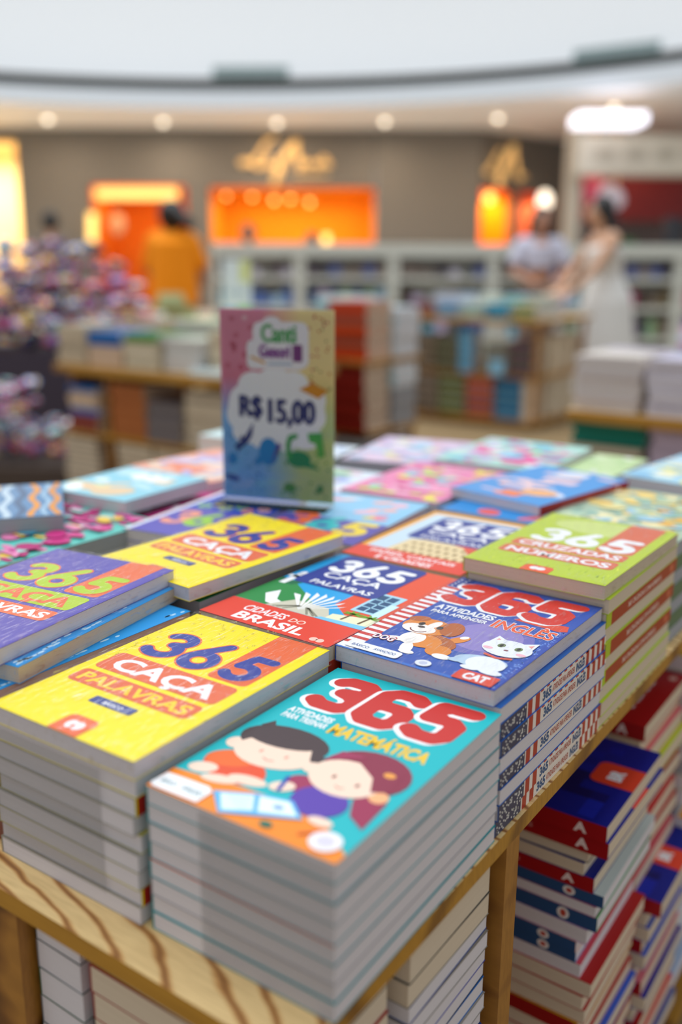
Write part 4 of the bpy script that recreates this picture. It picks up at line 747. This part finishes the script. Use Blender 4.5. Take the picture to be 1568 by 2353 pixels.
for row, (dv, dz) in enumerate(((.0, 0), (.22, .0), (-.25, -.16), (-.5, -.30))):
    u = -2.45
    while u < -1.08:
        top_ = prof(min(u, -1.21)) + dz
        z = .67
        while z < top_:
            packet(uv(u+rr.uniform(-.03, .03), 6.0+dv+rr.uniform(-.04, .04), z), rr.uniform(.070, .084), k, 'glossy multicoloured wrapped packet heaped on the bin at far left', 'wrapped packets in the left heap'); k += 1
            z += rr.uniform(.09, .12)
        u += rr.uniform(.12, .15)
e = empty('display_bin', uv(-1.95, 5.95), YAW); tag(e, 'dark display bin under the heap of wrapped packets at far left', 'display bin')
mb = MB(); mb.box((-.7, -.55, .1), (.8, .5, .60), mat('bin_dark', '#3a3040', .6)); mb.build('bin_body', e)
mb = MB(); mb.box((-.72, -.57, .0), (-.66, .52, .62), mat('bin_frame', '#6a5a4c', .5)); mb.box((.76, -.57, 0), (.82, .52, .62), MATS['bin_frame']); mb.build('bin_frame', e)
for row, v in enumerate((4.05, 4.2, 4.36)):
    u = -1.85
    while u < -1.16 - row*.05:
        z = .31
        while z < .60 - (0 if u < -1.35 else .14):
            packet(uv(u, v+rr.uniform(-.03, .03), z), rr.uniform(.045, .055), k, 'small bright packet in the low basket at left, below the large heap', 'small packets in the low basket'); k += 1; z += .085
        u += .10
e = empty('display_basket', uv(-1.56, 4.2), YAW); tag(e, 'low dark basket full of small packets at the left edge', 'basket')
mb = MB(); mb.box((-.42, -.25, .0), (.42, .35, .25), mat('basket_dark', '#4a3c34', .7)); mb.build('basket_body', e)

# ------------------------------------------------------------------ white bookcases behind
WP = mat('white_paint', '#cfd1c7', .4)
def bookcase(u0, u1, v, label, seed):
    e = empty('bookcase', uv((u0+u1)/2, v), YAW); tag(e, label, 'bookcase', 'white bookcases along the back'); h = (u1-u0)/2; H = 1.31
    def p(nm, a, b): q = MB(); q.box(a, b, WP); q.build(nm, e)
    p('side_panel', (-h+.001, 0, 0), (-h+.055, .34, H-.12)); p('side_panel', (h-.055, 0, 0), (h-.001, .34, H-.12)); p('top_board', (-h+.001, -.01, H-.12), (h-.001, .36, H-.0))
    p('back_panel', (-h+.055, .31, 0.05), (h-.055, .33, H-.12))
    for z in (.06, .42, .72, 1.0): p('shelf', (-h+.055, 0, z-.045), (h-.055, .31, z))
    return e
edges = [-1.28, -.42, .50, 1.48, 2.42, 3.32, 4.3]
names = ['leftmost', 'second', 'third', 'fourth', 'fifth', 'rightmost']
shc = ['#3c2c4c', '#c8b8d8', '#5c78b8', '#8c5cb0', '#a8c8dc', '#4ca8c8', '#7c6c5c', '#b03c6c', '#d8d4cc', '#6c5c3c', '#2c4c7c', '#90b088', '#e0c8d0', '#4c3c34']
SBM = {}
for i in range(6):
    bookcase(edges[i], edges[i+1], 9.5, f"white open bookcase, {names[i]} in the long row behind the tables", i)
    for j, z in enumerate((.06, .42, .72, 1.0)):
        if z < .3 and i < 4: continue
        n = 7; wv = (edges[i+1]-edges[i]-.13)/n
        for q in range(n):
            if rr.random() < .12: continue
            hgt = [.20, .19, .17, .12][j]*rr.choice([1, .9, .6]); c = rr.choice(shc) if j < 3 else rr.choice(['#5c4c5c', '#3c3444', '#5c68a0', '#7c6c64', '#c4bccc', '#8c7c74'])
            key = (round(wv, 3), round(hgt, 3), c)
            if key not in SBM:
                mb = MB(); mb.box((-wv*.44, 0, 0), (wv*.44, .012, hgt), W(c)); mb.box((-wv*.44+.002, .012, .001), (wv*.44-.002, .10, hgt-.003), WHp); mb.box((-wv*.44, .10, 0), (wv*.44, .106, hgt), W(c)); SBM[key] = mb.mesh('shelved_book')
            o = link('shelved_book', SBM[key]); o.location = uv(edges[i]+.065+(q+.5)*wv, 9.56, z+.001); o.rotation_euler = (0, 0, YAW)
            tag(o, f"{['first', 'second', 'third', 'fourth', 'fifth', 'sixth', 'seventh'][q]} block of books on {['the bottom', 'the third', 'the second', 'the top'][j]} shelf, {names[i]} white bookcase", 'books', 'books on the white bookcases')

# ------------------------------------------------------------------ people
SKIN = mat('skin', '#b98468', .55); SKIN2 = mat('skin_light', '#d2a384', .55); HAIR = mat('hair_dark', '#17110f', .45); HAIRB = mat('hair_brown', '#2c1c16', .45)
def remeshed(name, mb, parent, vox, sm=3):
    o = mb.build(name, parent, True); m = o.modifiers.new('r', 'REMESH'); m.mode = 'VOXEL'; m.voxel_size = vox; m.use_smooth_shade = True
    s = o.modifiers.new('s', 'SMOOTH'); s.iterations = sm; s.factor = .6; return o
def cap(mb, p0, p1, r0_, r1_, m): mb.tube(p0, p1, r0_, r1_, m, 14); mb.ball(p0, r0_, m); mb.ball(p1, r1_, m)
def hand(mb, wrist, d, side, m, curl=.5):
    """palm and five fingers running along d"""
    d = Vector(d).normalized(); s = Vector(side).normalized(); n = d.cross(s).normalized(); wrist = Vector(wrist)
    mb.ball(wrist+d*.045, (.022, .045, .045), m, rot=Matrix((n, s, d)).transposed())
    for i, (off, L) in enumerate(((-.03, .062), (-.010, .075), (.010, .070), (.028, .055))):
        b = wrist+d*.075+s*off; k = b+d*L*.5-n*curl*.012; cap(mb, b, k, .0095, .009, m); cap(mb, k, k+(d-n*curl*.7).normalized()*L*.5, .009, .0075, m)
    b = wrist+d*.03-s*.035; k = b+(d-s*.8).normalized()*.035; cap(mb, b, k, .012, .011, m); cap(mb, k, k+d*.03, .011, .009, m)
def person(label, u, v, face, H, skin, hair, arms, top, bottom, hairstyle, lean=0, bare_arm=False):
    """face: heading of the nose in the camera frame (degrees, 0 = towards camera)"""
    e = empty('person', uv(u, v), YAW+R(face)); tag(e, label, 'person'); k = H/1.65
    def P(x, y, z): return Vector((x*k, (y - lean*max(0, z-.9))*k, z*k))
    mb = MB()
    cap(mb, P(0, 0, .90), P(0, 0, 1.10), .125*k, .115*k, skin); mb.ball(P(0, 0, .90), (.165*k, .115*k, .12*k), skin); cap(mb, P(0, 0, 1.1), P(0, -.0, 1.28), .12*k, .12*k, skin)
    cap(mb, P(-.13, 0, 1.34), P(.13, 0, 1.34), .06*k, .06*k, skin); cap(mb, P(0, .0, 1.34), P(0, -.02, 1.46), .055*k, .048*k, skin)
    hc = P(0, -.035, 1.54)
    mb.ball(hc, (.076*k, .094*k, .112*k), skin, 18, 12); mb.ball(hc+Vector((0, -.035, -.055))*k, (.05*k, .05*k, .05*k), skin)
    mb.ball(hc+Vector((0, -.098, -.015))*k, (.013*k, .02*k, .02*k), skin); mb.tube(hc+Vector((0, -.088, .02))*k, hc+Vector((0, -.108, -.018))*k, .008, .012, skin)
    mb.ball(hc+Vector((0, -.085, -.055))*k, (.022*k, .012*k, .008*k), skin)
    for s in (-1, 1):
        mb.ball(hc+Vector((s*.078, .005, -.01))*k, (.01*k, .018*k, .028*k), skin)
        cap(mb, P(s*.085, 0, .88), P(s*.09, -.01, .48), .085*k, .055*k, skin); cap(mb, P(s*.09, -.01, .48), P(s*.09, .02, .09), .052*k, .036*k, skin)
        cap(mb, P(s*.09, .02, .05), P(s*.10, -.13, .035), .036*k, .03*k, skin)
        el, wr, hd = arms[0 if s < 0 else 1]; sh = P(s*.165, 0, 1.33); el = P(*el); wr = P(*wr)
        cap(mb, sh, el, .05*k, .038*k, skin); cap(mb, el, wr, .038*k, .026*k, skin)
        hand(mb, wr, hd, Vector(hd).cross(Vector((.2, -.3, 1))), skin)
    remeshed('body', mb, e, .009)
    mb = MB()
    for s in (-1, 1):
        mb.ball(hc+Vector((s*.03, -.082, .015))*k, (.012*k, .01*k, .008*k), mat('eye_white', '#e8e4e0', .3)); mb.ball(hc+Vector((s*.03, -.090, .015))*k, (.006*k, .004*k, .006*k), mat('iris', '#2a1a12', .2))
        mb.ball(hc+Vector((s*.03, -.086, .036))*k, (.018*k, .008*k, .004*k), HAIR)
    mb.ball(hc+Vector((0, -.092, -.056))*k, (.020*k, .010*k, .007*k), mat('lips', '#9c5048', .4)); mb.build('face_features', e, True)
    mb = MB(); mb.ball(hc+Vector((0, .022, .022))*k, (.098*k, .104*k, .112*k), hair, 18, 12)
    if hairstyle == 'long':
        for s in (-1, 0, 1): cap(mb, hc+Vector((s*.055, .055, 0))*k, P(s*.075, .085, 1.22), .05*k, .035*k, hair)
        for s in (-1, 1): cap(mb, hc+Vector((s*.078, .01, .02))*k, P(s*.10, -.0, 1.34), .028*k, .024*k, hair)
    elif hairstyle == 'tail':
        mb.ball(hc+Vector((0, .03, .0))*k, (.118*k, .12*k, .132*k), hair); cap(mb, hc+Vector((.0, .10, .04))*k, hc+Vector((-.16, .12, -.07))*k, .06*k, .055*k, hair)
    remeshed('hair', mb, e, .011)
    return e, P, k, mb
def garment(e, mb, name): return remeshed(name, mb, e, .012, 4)
# man/woman in the orange shirt, back to us
e, P, k, _ = person('person seen from behind in a bright orange T-shirt, dark hair tied back', -1.39, 8.0, 176, 1.60, SKIN, HAIR,
    [((-.235, -.06, 1.08), (-.18, -.25, .98), (.1, -.9, -.3)), ((.235, -.06, 1.08), (.18, -.25, .98), (-.1, -.9, -.3))], None, None, 'tail')
OR = mat('orange_cotton', '#ff9414', .7, spec=.2); mb = MB()
cap(mb, P(-.12, 0, 1.345), P(.12, 0, 1.345), .078*k, .078*k, OR); mb.tube(P(0, 0, 1.33), P(0, 0, .80), .165*k, .175*k, OR, 20); mb.ball(P(0, 0, 1.30), (.2*k, .13*k, .12*k), OR); mb.tube(P(-.05, 0, 1.33), P(-.07, 0, .80), .14*k, .14*k, OR, 20); mb.tube(P(.05, 0, 1.33), P(.07, 0, .80), .14*k, .14*k, OR, 20)
for s in (-1, 1): cap(mb, P(s*.16, 0, 1.33), P(s*.22, -.04, 1.15), .072*k, .07*k, OR)
garment(e, mb, 't_shirt')
LG = mat('pale_green_cotton', '#c4cf9c', .8, spec=.2); mb = MB(); mb.tube(P(0, 0, .95), P(0, 0, .80), .17*k, .18*k, LG, 20)
for s in (-1, 1): cap(mb, P(s*.085, 0, .84), P(s*.09, .01, .12), .105*k, .07*k, LG)
garment(e, mb, 'trousers')
# woman behind the island, facing us
e, P, k, _ = person('woman with long brown hair in a pale lilac top standing behind the book island', 1.74, 8.6, 0, 1.60, SKIN, HAIRB,
    [((-.23, -.06, 1.08), (-.12, -.28, 1.02), (.3, -.9, -.3)), ((.23, -.06, 1.08), (.12, -.28, 1.02), (-.3, -.9, -.3))], None, None, 'long')
LT = mat('lilac_cotton', '#c9c8d8', .8, spec=.2); mb = MB()
cap(mb, P(-.13, 0, 1.335), P(.13, 0, 1.335), .072*k, .072*k, LT); mb.tube(P(0, 0, 1.32), P(0, 0, 1.12), .15*k, .145*k, LT, 20); mb.ball(P(0, 0, 1.25), (.175*k, .135*k, .12*k), LT)
for s in (-1, 1): cap(mb, P(s*.17, 0, 1.33), P(s*.225, -.04, 1.18), .066*k, .062*k, LT)
garment(e, mb, 'cropped_top')
DK = mat('brown_cloth', '#8a7468', .8, spec=.2); mb = MB(); mb.tube(P(0, 0, 1.0), P(0, 0, .8), .15*k, .18*k, DK, 20)
for s in (-1, 1): cap(mb, P(s*.085, 0, .84), P(s*.09, .01, .12), .10*k, .07*k, DK)
garment(e, mb, 'trousers')
# woman in the long white dress, reaching to the left
e, P, k, _ = person('woman in a long white sleeveless dress, dark long hair, reaching towards the book island', 2.08, 7.6, -80, 1.62, SKIN2, HAIR,
    [((-.19, -.17, 1.12), (-.12, -.33, .95), (.0, -.9, -.4)), ((.19, -.17, 1.12), (.12, -.33, .95), (0, -.9, -.4))], None, None, 'long', lean=.10)
WD = mat('white_linen', '#dcdad6', .85, spec=.2); mb = MB()
mb.ball(P(0, 0, 1.22), (.165*k, .145*k, .12*k), WD); mb.tube(P(0, 0, 1.27), P(0, 0, 1.02), .15*k, .13*k, WD, 20)
mb.tube(P(0, 0, 1.04), P(0, .01, .86), .135*k, .20*k, WD, 24); mb.tube(P(0, .01, .86), P(0, .03, .10), .20*k, .29*k, WD, 28)
for s in (-1, 1): cap(mb, P(s*.09, 0, 1.25), P(s*.1, 0, 1.39), .035*k, .022*k, WD)
garment(e, mb, 'dress')
# people further back
for (u, v, f, H, lab, sh) in ((-3.28, 11.0, 180, 1.66, 'dark-haired person half hidden behind the packet heap', '#6c5c54'), (-1.06, 11.0, 10, 1.53, 'dark-haired person in front of the orange shop, only the head showing', '#3c3438'), (-.35, 11.4, -20, 1.46, 'small dark-haired person near the candle light, only the head showing', '#3c3438')):
    e, P, k, _ = person(lab, u, v, f, H, SKIN, HAIR, [((-.24, 0, 1.08), (-.24, -.1, .85), (0, -.2, -1)), ((.24, 0, 1.08), (.24, -.1, .85), (0, -.2, -1))], None, None, 'short')
    c = mat('cloth_' + sh[1:], sh, .8); mb = MB(); cap(mb, P(-.13, 0, 1.33), P(.13, 0, 1.33), .075*k, .075*k, c); mb.tube(P(0, 0, 1.32), P(0, 0, .85), .17*k, .17*k, c, 20)
    for s in (-1, 1): cap(mb, P(s*.17, 0, 1.33), P(s*.235, 0, 1.1), .065*k, .06*k, c)
    garment(e, mb, 'shirt'); mb = MB(); mb.tube(P(0, 0, .95), P(0, 0, .8), .16*k, .17*k, HAIR, 18)
    for s in (-1, 1): cap(mb, P(s*.085, 0, .84), P(s*.09, .01, .12), .10*k, .07*k, HAIR)
    garment(e, mb, 'trousers')

# second price sign on the left table
e = empty('price_sign', at(487, 745, Y=2.56) + Vector((0, .16, -.0)), R(30)); e.location.z = .711+.176+.005; tag(e, 'small white price card with blue and green print beside the orange shirt', 'price sign')
mb = MB(); mb.box((-.06, 0, .0), (.06, .002, .235), W('#e6eaee')); A = Art(mb, lambda a, b, q: ((a-6)*.01, -.0002-q*.0001, b*.01))
A.rect(.3, .8, 5.6, 3.4, W('#5ca8dc'), .4); A.rect(6.2, .8, 11.6, 4.2, W('#7ad05c'), .4); A.rect(7.5, 14, 11.6, 22.8, W('#dfe08c'), .4); A.text('R$ 20,00', 2, 8.5, 10, 11, W('#9ab4d0'), .03); mb.build('printed_card', e)

# ------------------------------------------------------------------ the mall: floor, walls, atrium
FL = bpy.data.materials.new('carpet'); FL.use_nodes = True; _n = FL.node_tree; _b = _n.nodes['Principled BSDF']; _b.inputs['Roughness'].default_value = .85
_t = _n.nodes.new('ShaderNodeTexNoise'); _t.inputs['Scale'].default_value = 5; _t.inputs['Detail'].default_value = 6; _c = _n.nodes.new('ShaderNodeTexCoord'); _x = _n.nodes.new('ShaderNodeMix'); _x.data_type = 'RGBA'
_x.inputs[6].default_value = lin('#7d6746'); _x.inputs[7].default_value = lin('#957a52'); _n.links.new(_c.outputs['Object'], _t.inputs['Vector']); _n.links.new(_t.outputs[0], _x.inputs[0]); _n.links.new(_x.outputs[2], _b.inputs['Base Color'])
BOUNCE = mat('pale_bounce_tile', '#dcdad4', .25, var=.03)
mb = MB(); q = [uv(-18, 12.5, .004), uv(18, 12.5, .004), uv(18, 24.2, .004), uv(-18, 24.2, .004)]; mb.face(q, BOUNCE); struct(mb, 'floor_bounce')  # unseen pale floor, added to bounce neutral light up to the soffit
mb = MB(); q = [uv(-18, -6, 0), uv(18, -6, 0), uv(18, 32, 0), uv(-18, 32, 0)]; mb.grid([p for p in q] + [p - Vector((0, 0, .1)) for p in q], [(0, 1, 2, 3), (7, 6, 5, 4), (0, 4, 5, 1), (1, 5, 6, 2), (2, 6, 7, 3), (3, 7, 4, 0)], FL); struct(mb, 'floor')
WALL = mat('taupe_wall', '#706960', .7, var=.06); HS = 4.31
def wallmesh(P0, P1, holes, z1, th, m, name):
    """vertical wall from P0 to P1 with rectangular openings (s0, s1, z0, z1) in metres along it"""
    d = (P1-P0).normalized(); L = (P1-P0).length; n = Vector((-d.y, d.x, 0)); mb = MB()
    S = sorted({0, L, *[h[0] for h in holes], *[h[1] for h in holes]}); Z = sorted({0, z1, *[h[2] for h in holes], *[h[3] for h in holes]})
    for a, b in zip(S, S[1:]):
        for c, e_ in zip(Z, Z[1:]):
            if any(h[0] <= (a+b)/2 <= h[1] and h[2] <= (c+e_)/2 <= h[3] for h in holes): continue
            A0, B0 = P0+d*a, P0+d*b; v = [A0, B0, B0+n*th, A0+n*th]
            mb.grid([p+Vector((0, 0, c)) for p in v] + [p+Vector((0, 0, e_)) for p in v], [(0, 3, 2, 1), (4, 5, 6, 7), (0, 1, 5, 4), (1, 2, 6, 5), (2, 3, 7, 6), (3, 0, 4, 7)], m)
    return struct(mb, name)
VB = 24.4
wallmesh(uv(-16, VB), uv(.81, VB), [(2, 8.0, 0, 4.0), (16-6.25, 16-3.85, 0, 3.0), (16-3.3, 16+.80, 0, 2.97)], HS, .3, WALL, 'wall_back')
wallmesh(uv(.83, VB-.06), uv(3.39, VB-.06), [], HS, .3, WALL, 'wall_back_pier')
FD = (uv(6.24, 26.8)-uv(3.39, 24.4)); FLn = FD.length; FD.normalize()
wallmesh(uv(3.39, 24.4), uv(6.24, 26.8), [(.06, 1.40, 0, 2.97), (1.55, 3.0, 0, 2.97)], HS, .3, WALL, 'wall_right')
wallmesh(uv(6.24, 26.8), uv(16, 26.8), [], HS, .3, WALL, 'wall_far_right')
ORANGE = mat('orange_shop_wall', '#ffb02c', .6, spec=.1); YEL = mat('amber_shop_wall', '#ffa81c', .6, spec=.1)
def niche(P0, d, s0, s1, h, depth, m, name, power, col, strip=None):
    n = Vector((-d.y, d.x, 0)); a = P0+d*s0+n*.3; b = P0+d*s1+n*.3; c = b+n*depth; e_ = a+n*depth; mb = MB(); t = Vector((0, 0, h))
    for f in ((b, a, a+t, b+t)[:0], (a, e_, e_+t, a+t), (e_, c, c+t, e_+t), (c, b, b+t, c+t), (a+t, e_+t, c+t, b+t)):
        if f: mb.face(f, m)
    struct(mb, name)
    mid = (a+b)/2+n*depth*.4; ang = math.atan2(d.y, d.x)
    area_light('shop_light', (mid.x, mid.y, h-.15), (0, 0, ang), (s1-s0)*.8, depth*.5, power, lin(col))
    return a, b, n
OD = (uv(1, 0)-uv(0, 0)).normalized(); O0 = uv(-16, VB)
niche(O0, OD, 2, 8.0, 4.0, 2.5, mat('ivory_shop_wall', '#ffe6b0', .6), 'wall_shop_left', 420, '#ffecc8')
niche(O0, OD, 9.75, 12.15, 3.0, 2.5, mat('vermilion_shop_wall', '#f08a2c', .6, spec=.1), 'wall_shop_vermilion', 24, '#ffd8a8')
niche(O0, OD, 12.7, 16.80, 2.97, 2.5, ORANGE, 'wall_shop_orange', 78, '#ffd8a0')
niche(uv(3.39, 24.4), FD, .06, 1.40, 2.97, 1.4, YEL, 'wall_shop_amber', 36, '#ffd498')
niche(uv(3.39, 24.4), FD, 1.55, 3.0, 2.97, 1.4, mat('coral_shop_wall', '#e88858', .6, spec=.1), 'wall_shop_coral', 28, '#ffdcc0')
GLOW = mat('bulb_glow', '#ffb45a', emit=4.5); GLOWW = mat('bulb_white', '#fff0d8', emit=2.6); STRIP = mat('strip_glow', '#ffcf74', emit=1.6)
def lampball(p, r, m, label, name='ceiling_spotlight'):
    e = empty(name, p); tag(e, label, 'spotlight'); q = MB(); q.ball((0, 0, 0), r, m, 12, 8); q.build('bulb', e, True)
    q = MB(); q.tube((0, 0, r*.4), (0, 0, r*1.6), r*.7, r*.8, mat('lamp_can', '#c8b8a0', .5)); q.build('housing', e, True)
for i, (px, py) in enumerate(((520, 450), (580, 452), (630, 461), (668, 458), (712, 466))): lampball(at(px, py, v=25.6), .055, GLOW, f"warm spotlight under the orange shop ceiling, {['leftmost', 'second', 'third', 'fourth', 'rightmost'][i]} of five")
p0, p1 = at(222, 445, v=24.9), at(408, 445, v=24.9); mb = MB(); mb.tube(p0, p1, .14, .14, STRIP, 10); tag(mb.build('light_strip'), 'bright horizontal light strip over the left orange shop opening', 'light')
p0, p1 = at(750, 540, v=22.0), at(750, 572, v=22.0); e = empty('table_lamp', Vector((p1.x, p1.y, 0))); tag(e, 'tall glowing candle-shaped lamp in front of the orange shop', 'lamp')
mb = MB(); mb.tube((0, 0, p1.z), (0, 0, p0.z), .07, .07, mat('lamp_glow', '#ffdc7a', emit=2.2), 12); mb.build('lamp_shade', e, True); mb = MB(); mb.tube((0, 0, 0), (0, 0, p1.z-.02), .03, .03, WP, 10); mb.tube((0, 0, 0), (0, 0, .03), .15, .14, WP, 16); mb.build('stand', e)
p0, p1 = at(212, 490, v=24.2), at(212, 555, v=24.2); mb = MB(); mb.tube(p0, p1, .10, .10, STRIP, 10); tag(mb.build('light_strip'), 'vertical light strip at the left jamb of the left orange shop', 'light')
mb = MB(); mb.ball(at(1380, 660, v=23.5)*0 + at(1252, 462, v=25.3), (.18, .1, .25), GLOWW, 12, 8); tag(mb.build('display_light', None, True), 'round cream light in the coral shop window', 'light')
mb = MB(); mb.ball(at(1125, 455, v=24.9), .12, GLOW, 12, 8); tag(mb.build('display_light', None, True), 'round amber light in the amber shop window', 'light')
mb = MB(); mb.ball(at(268, 515, v=25.2), (.28, .12, .28), mat('poster_pale', '#f0c090', .6), 12, 8); tag(mb.build('shop_display', None, True), 'round pale display object in the left orange shop', 'display')
# script signs: gold strokes on the wall
GOLD = mat('gold_letters', '#f0bf78', .35, emit=.55, metal=.0)
def sign(strokes, v, label, facet=False):
    mb = MB()
    for pts, r in strokes:
        P = [(at(px, py, v=v(px)) if callable(v) else at(px, py, v=v)) for px, py in pts]
        for a, b in zip(P, P[1:]): mb.tube(a, b, r, r, GOLD, 8); mb.ball(a, r, GOLD, 8, 6)
        mb.ball(P[-1], r, GOLD, 8, 6)
    tag(mb.build('shop_sign', None, True), label, 'sign')
Z = lambda x, y: (500+x*.2041, 290+y*.2041)
sign([([Z(640, 130), Z(560, 170), Z(450, 340), Z(380, 410), Z(280, 430), Z(260, 400), Z(340, 390), Z(450, 460), Z(520, 440)], .045), ([Z(520, 450), Z(570, 330), Z(540, 440), Z(620, 440)], .04),
      ([Z(880, 190), Z(800, 280), Z(710, 440), Z(650, 620)], .085), ([Z(880, 200), Z(900, 330), Z(930, 460)], .06), ([Z(930, 460), Z(980, 380), Z(1010, 450), Z(1090, 400), Z(1130, 450), Z(1190, 350), Z(1240, 380), Z(1190, 440), Z(1270, 430)], .035),
      ([Z(880, 545), Z(1240, 545)], .022)], 24.30, 'gold cursive shop sign over the orange shop')
def vf(px): return 24.4 + (px-1110)/215*2.4 - .12
sign([([(1150, 345), (1130, 380), (1118, 395), (1128, 398)], .04), ([(1180, 340), (1160, 380), (1148, 420)], .10), ([(1182, 345), (1190, 400), (1196, 410)], .055), ([(1196, 400), (1208, 405)], .03)], vf, 'gold cursive shop sign over the amber window at right')
# atrium: soffit ring, fascia, drum
WHT = mat('atrium_white', '#fbfcfd', .8, spec=.1); SOF = mat('soffit_paint', '#ebe8e2', .8); CCx, CCv, RR = -2.8, 7.4, 14.0
def ringpt(t, r, z): return uv(CCx + r*sin(t), CCv + r*cos(t), z)
def band(prof_, m, name, t0=-1.25, t1=1.25, n=96):
    mb = MB(); vs = []; k = len(prof_)
    for i in range(n+1):
        t = t0+(t1-t0)*i/n
        vs += [ringpt(t, r, z) for r, z in prof_]
    fs = [(i*k+j, (i+1)*k+j, (i+1)*k+j+1, i*k+j+1) for i in range(n) for j in range(k-1)]
    mb.grid(vs, fs, m); o = struct(mb, name); 
    for p in o.data.polygons: p.use_smooth = False
    return o
band([(RR, HS), (RR+14, HS)], SOF, 'ceiling_soffit')
band([(RR, HS), (RR, HS+.27), (RR+.06, HS+.33), (RR+.06, HS+.36), (RR+.9, HS+.36)], mat('fascia_paint', '#d6dade', .7), 'trim_1')
band([(RR+.9, HS+.74), (RR+.9, HS+4.5)], WHT, 'wall_drum')
band([(RR+.9, HS+.30), (RR+.9, HS+.74)], mat('cove_shade', '#35332c', .8), 'trim_shade_gap')  # shade of the recess above the fascia, painted as a dark strip
VENT = mat('vent_grille', '#a8b8b8', .6)
def vent(pxa, pxb, py0, py1, label):
    e = None; ts = []
    for px, py in ((pxa, (py0+py1)/2), (pxb, (py0+py1)/2)):
        d = at(px, py, v=1.0)-CAM; lo, hi = 5, 30      # march to the drum surface
        for _ in range(40):
            mid = (lo+hi)/2; p = CAM+d*mid; q = p-uv(CCx, CCv, p.z)
            if q.length < RR+.86: lo = mid
            else: hi = mid
        ts.append(CAM+d*lo)
    a, b = ts; h = .11; e = empty('air_vent', (a+b)/2); tag(e, label, 'air vent'); c = (a+b)/2; x = (b-a)/2; x.z = 0; n = Vector((0, 0, 1)).cross(x).normalized()
    mb = MB(); f = [-x-Vector((0, 0, h)), x-Vector((0, 0, h)), x+Vector((0, 0, h)), -x+Vector((0, 0, h))]; mb.grid(f+[q+n*.05 for q in f], [(0, 1, 2, 3), (7, 6, 5, 4), (0, 4, 5, 1), (1, 5, 6, 2), (2, 6, 7, 3), (3, 7, 4, 0)], VENT); mb.build('frame', e)
    for i in range(4):
        z = -h*.75+i*h*.5; s = mb = MB(); mb.tube(-x*.96+Vector((0, 0, z)), x*.96+Vector((0, 0, z)), .018, .018, mat('vent_slat', '#8a9a98', .5), 6); mb.build('slat', e)
vent(488, 664, 152, 178, 'long grey air vent high on the white drum, left of centre'); vent(1318, 1518, 138, 98, 'long grey air vent high on the white drum at right')
for i, (px, py) in enumerate(((110, 274), (375, 280), (637, 282), (885, 279), (1145, 271), (1412, 247))):
    p = at(px, py, z=HS-.02); lampball(p-Vector((0, 0, .0)), .075, GLOWW, f"round downlight in the beige soffit, {['leftmost', 'second', 'third', 'fourth', 'fifth', 'rightmost'][i]} of the row", 'ceiling_downlight')
    area_light('downlight', p-Vector((0, 0, .15)), (0, 0, 0), .25, .25, 45, (1, .82, .62))
# shop at far right
e = empty('shop_sign_board', at(1450, 355, v=20), YAW); tag(e, 'cream sign board hanging over the red shop at right', 'sign board')
mb = MB(); mb.box((-1.05, 0, -.36), (2.2, .25, .36), mat('cream_board', '#d8cebc', .6)); mb.build('board', e); mb = MB(); mb.box((-1.05, -.02, -.40), (2.2, .27, -.361), mat('board_trim', '#b0a48c', .6)); mb.build('lower_trim', e)
for i in range(4): mb = MB(); mb.box((-.7+i*.6, -.015, -.12), (-.3+i*.6, -.001, .12), mat('board_letters', '#b8ae9c', .6)); mb.build('lettering', e)
e = empty('shop_unit', uv(6.6, 21.8), YAW); tag(e, 'dark red fronted shop under the cream board at right', 'shop')
mb = MB(); mb.box((-1.3, 0, 2.1), (2.6, .3, 3.0), mat('maroon_front', '#6a0c0c', .5)); mb.build('red_fascia', e); mb = MB(); mb.box((-1.5, .8, 0), (3.2, 1.0, 3.0), mat('shop_back', '#6c5c58', .7)); mb.build('back_wall', e)
mb = MB(); mb.box((-1.0, .3, 0), (2.6, .7, 1.35), mat('counter_lilac', '#9ca0b8', .6)); mb.build('counter', e)
mb = MB(); mb.box((-.02, 0, 0), (.28, .3, 3.95), mat('cream_column', '#b8ab98', .6)); o = mb.build('column'); o.location = uv(4.62, 20.3); o.rotation_euler = (0, 0, YAW); tag(o, 'cream column at the left end of the red shop', 'column')
mb = MB(); mb.tube((0, 0, .2), (0, 0, 1.5), .012, .012, GOLD, 6); mb.ball((0, 0, 0), (.24, .05, .30), mat('pink_disc', '#e8607c', .5)); o = mb.build('hanging_disc', None, True); o.location = at(1360, 430, v=20.5); o.rotation_euler = (0, 0, YAW); tag(o, 'pink round hanging sign beside the red shop', 'sign')
mb = MB(); mb.tube((0, 0, .15), (-.9, 0, 1.26), .012, .012, GOLD, 6); mb.ball((0, 0, 0), (.30, .05, .22), mat('white_disc', '#ecdce4', .5)); o = mb.build('hanging_disc', None, True); o.location = at(1406, 452, v=20.3); o.rotation_euler = (0, R(35), YAW); tag(o, 'white oval hanging sign right of the pink one', 'sign')
p = at(1398, 278, v=19.0); mb = MB(); mb.box((-.62, -.4, -.08), (.62, .4, .10), mat('panel_light', '#f4f2ff', emit=2.0)); o = mb.build('panel_light'); o.location = p; o.rotation_euler = (0, 0, YAW); tag(o, 'bright white rectangular ceiling light over the cream board', 'light')
for px, c, lab in ((1440, '#2c5c30', 'dark green plant pot on the counter of the red shop'), (1550, '#26262c', 'dark upright stand at the right edge before the red shop')):
    mb = MB(); q = at(px, 550 if px < 1500 else 500, v=18.5); mb.tube((0, 0, 0), (0, 0, q.z), .16, .20, mat('dark_' + c[1:], c, .6), 14); o = mb.build('floor_stand'); o.location = (q.x, q.y, 0); tag(o, lab, 'stand')
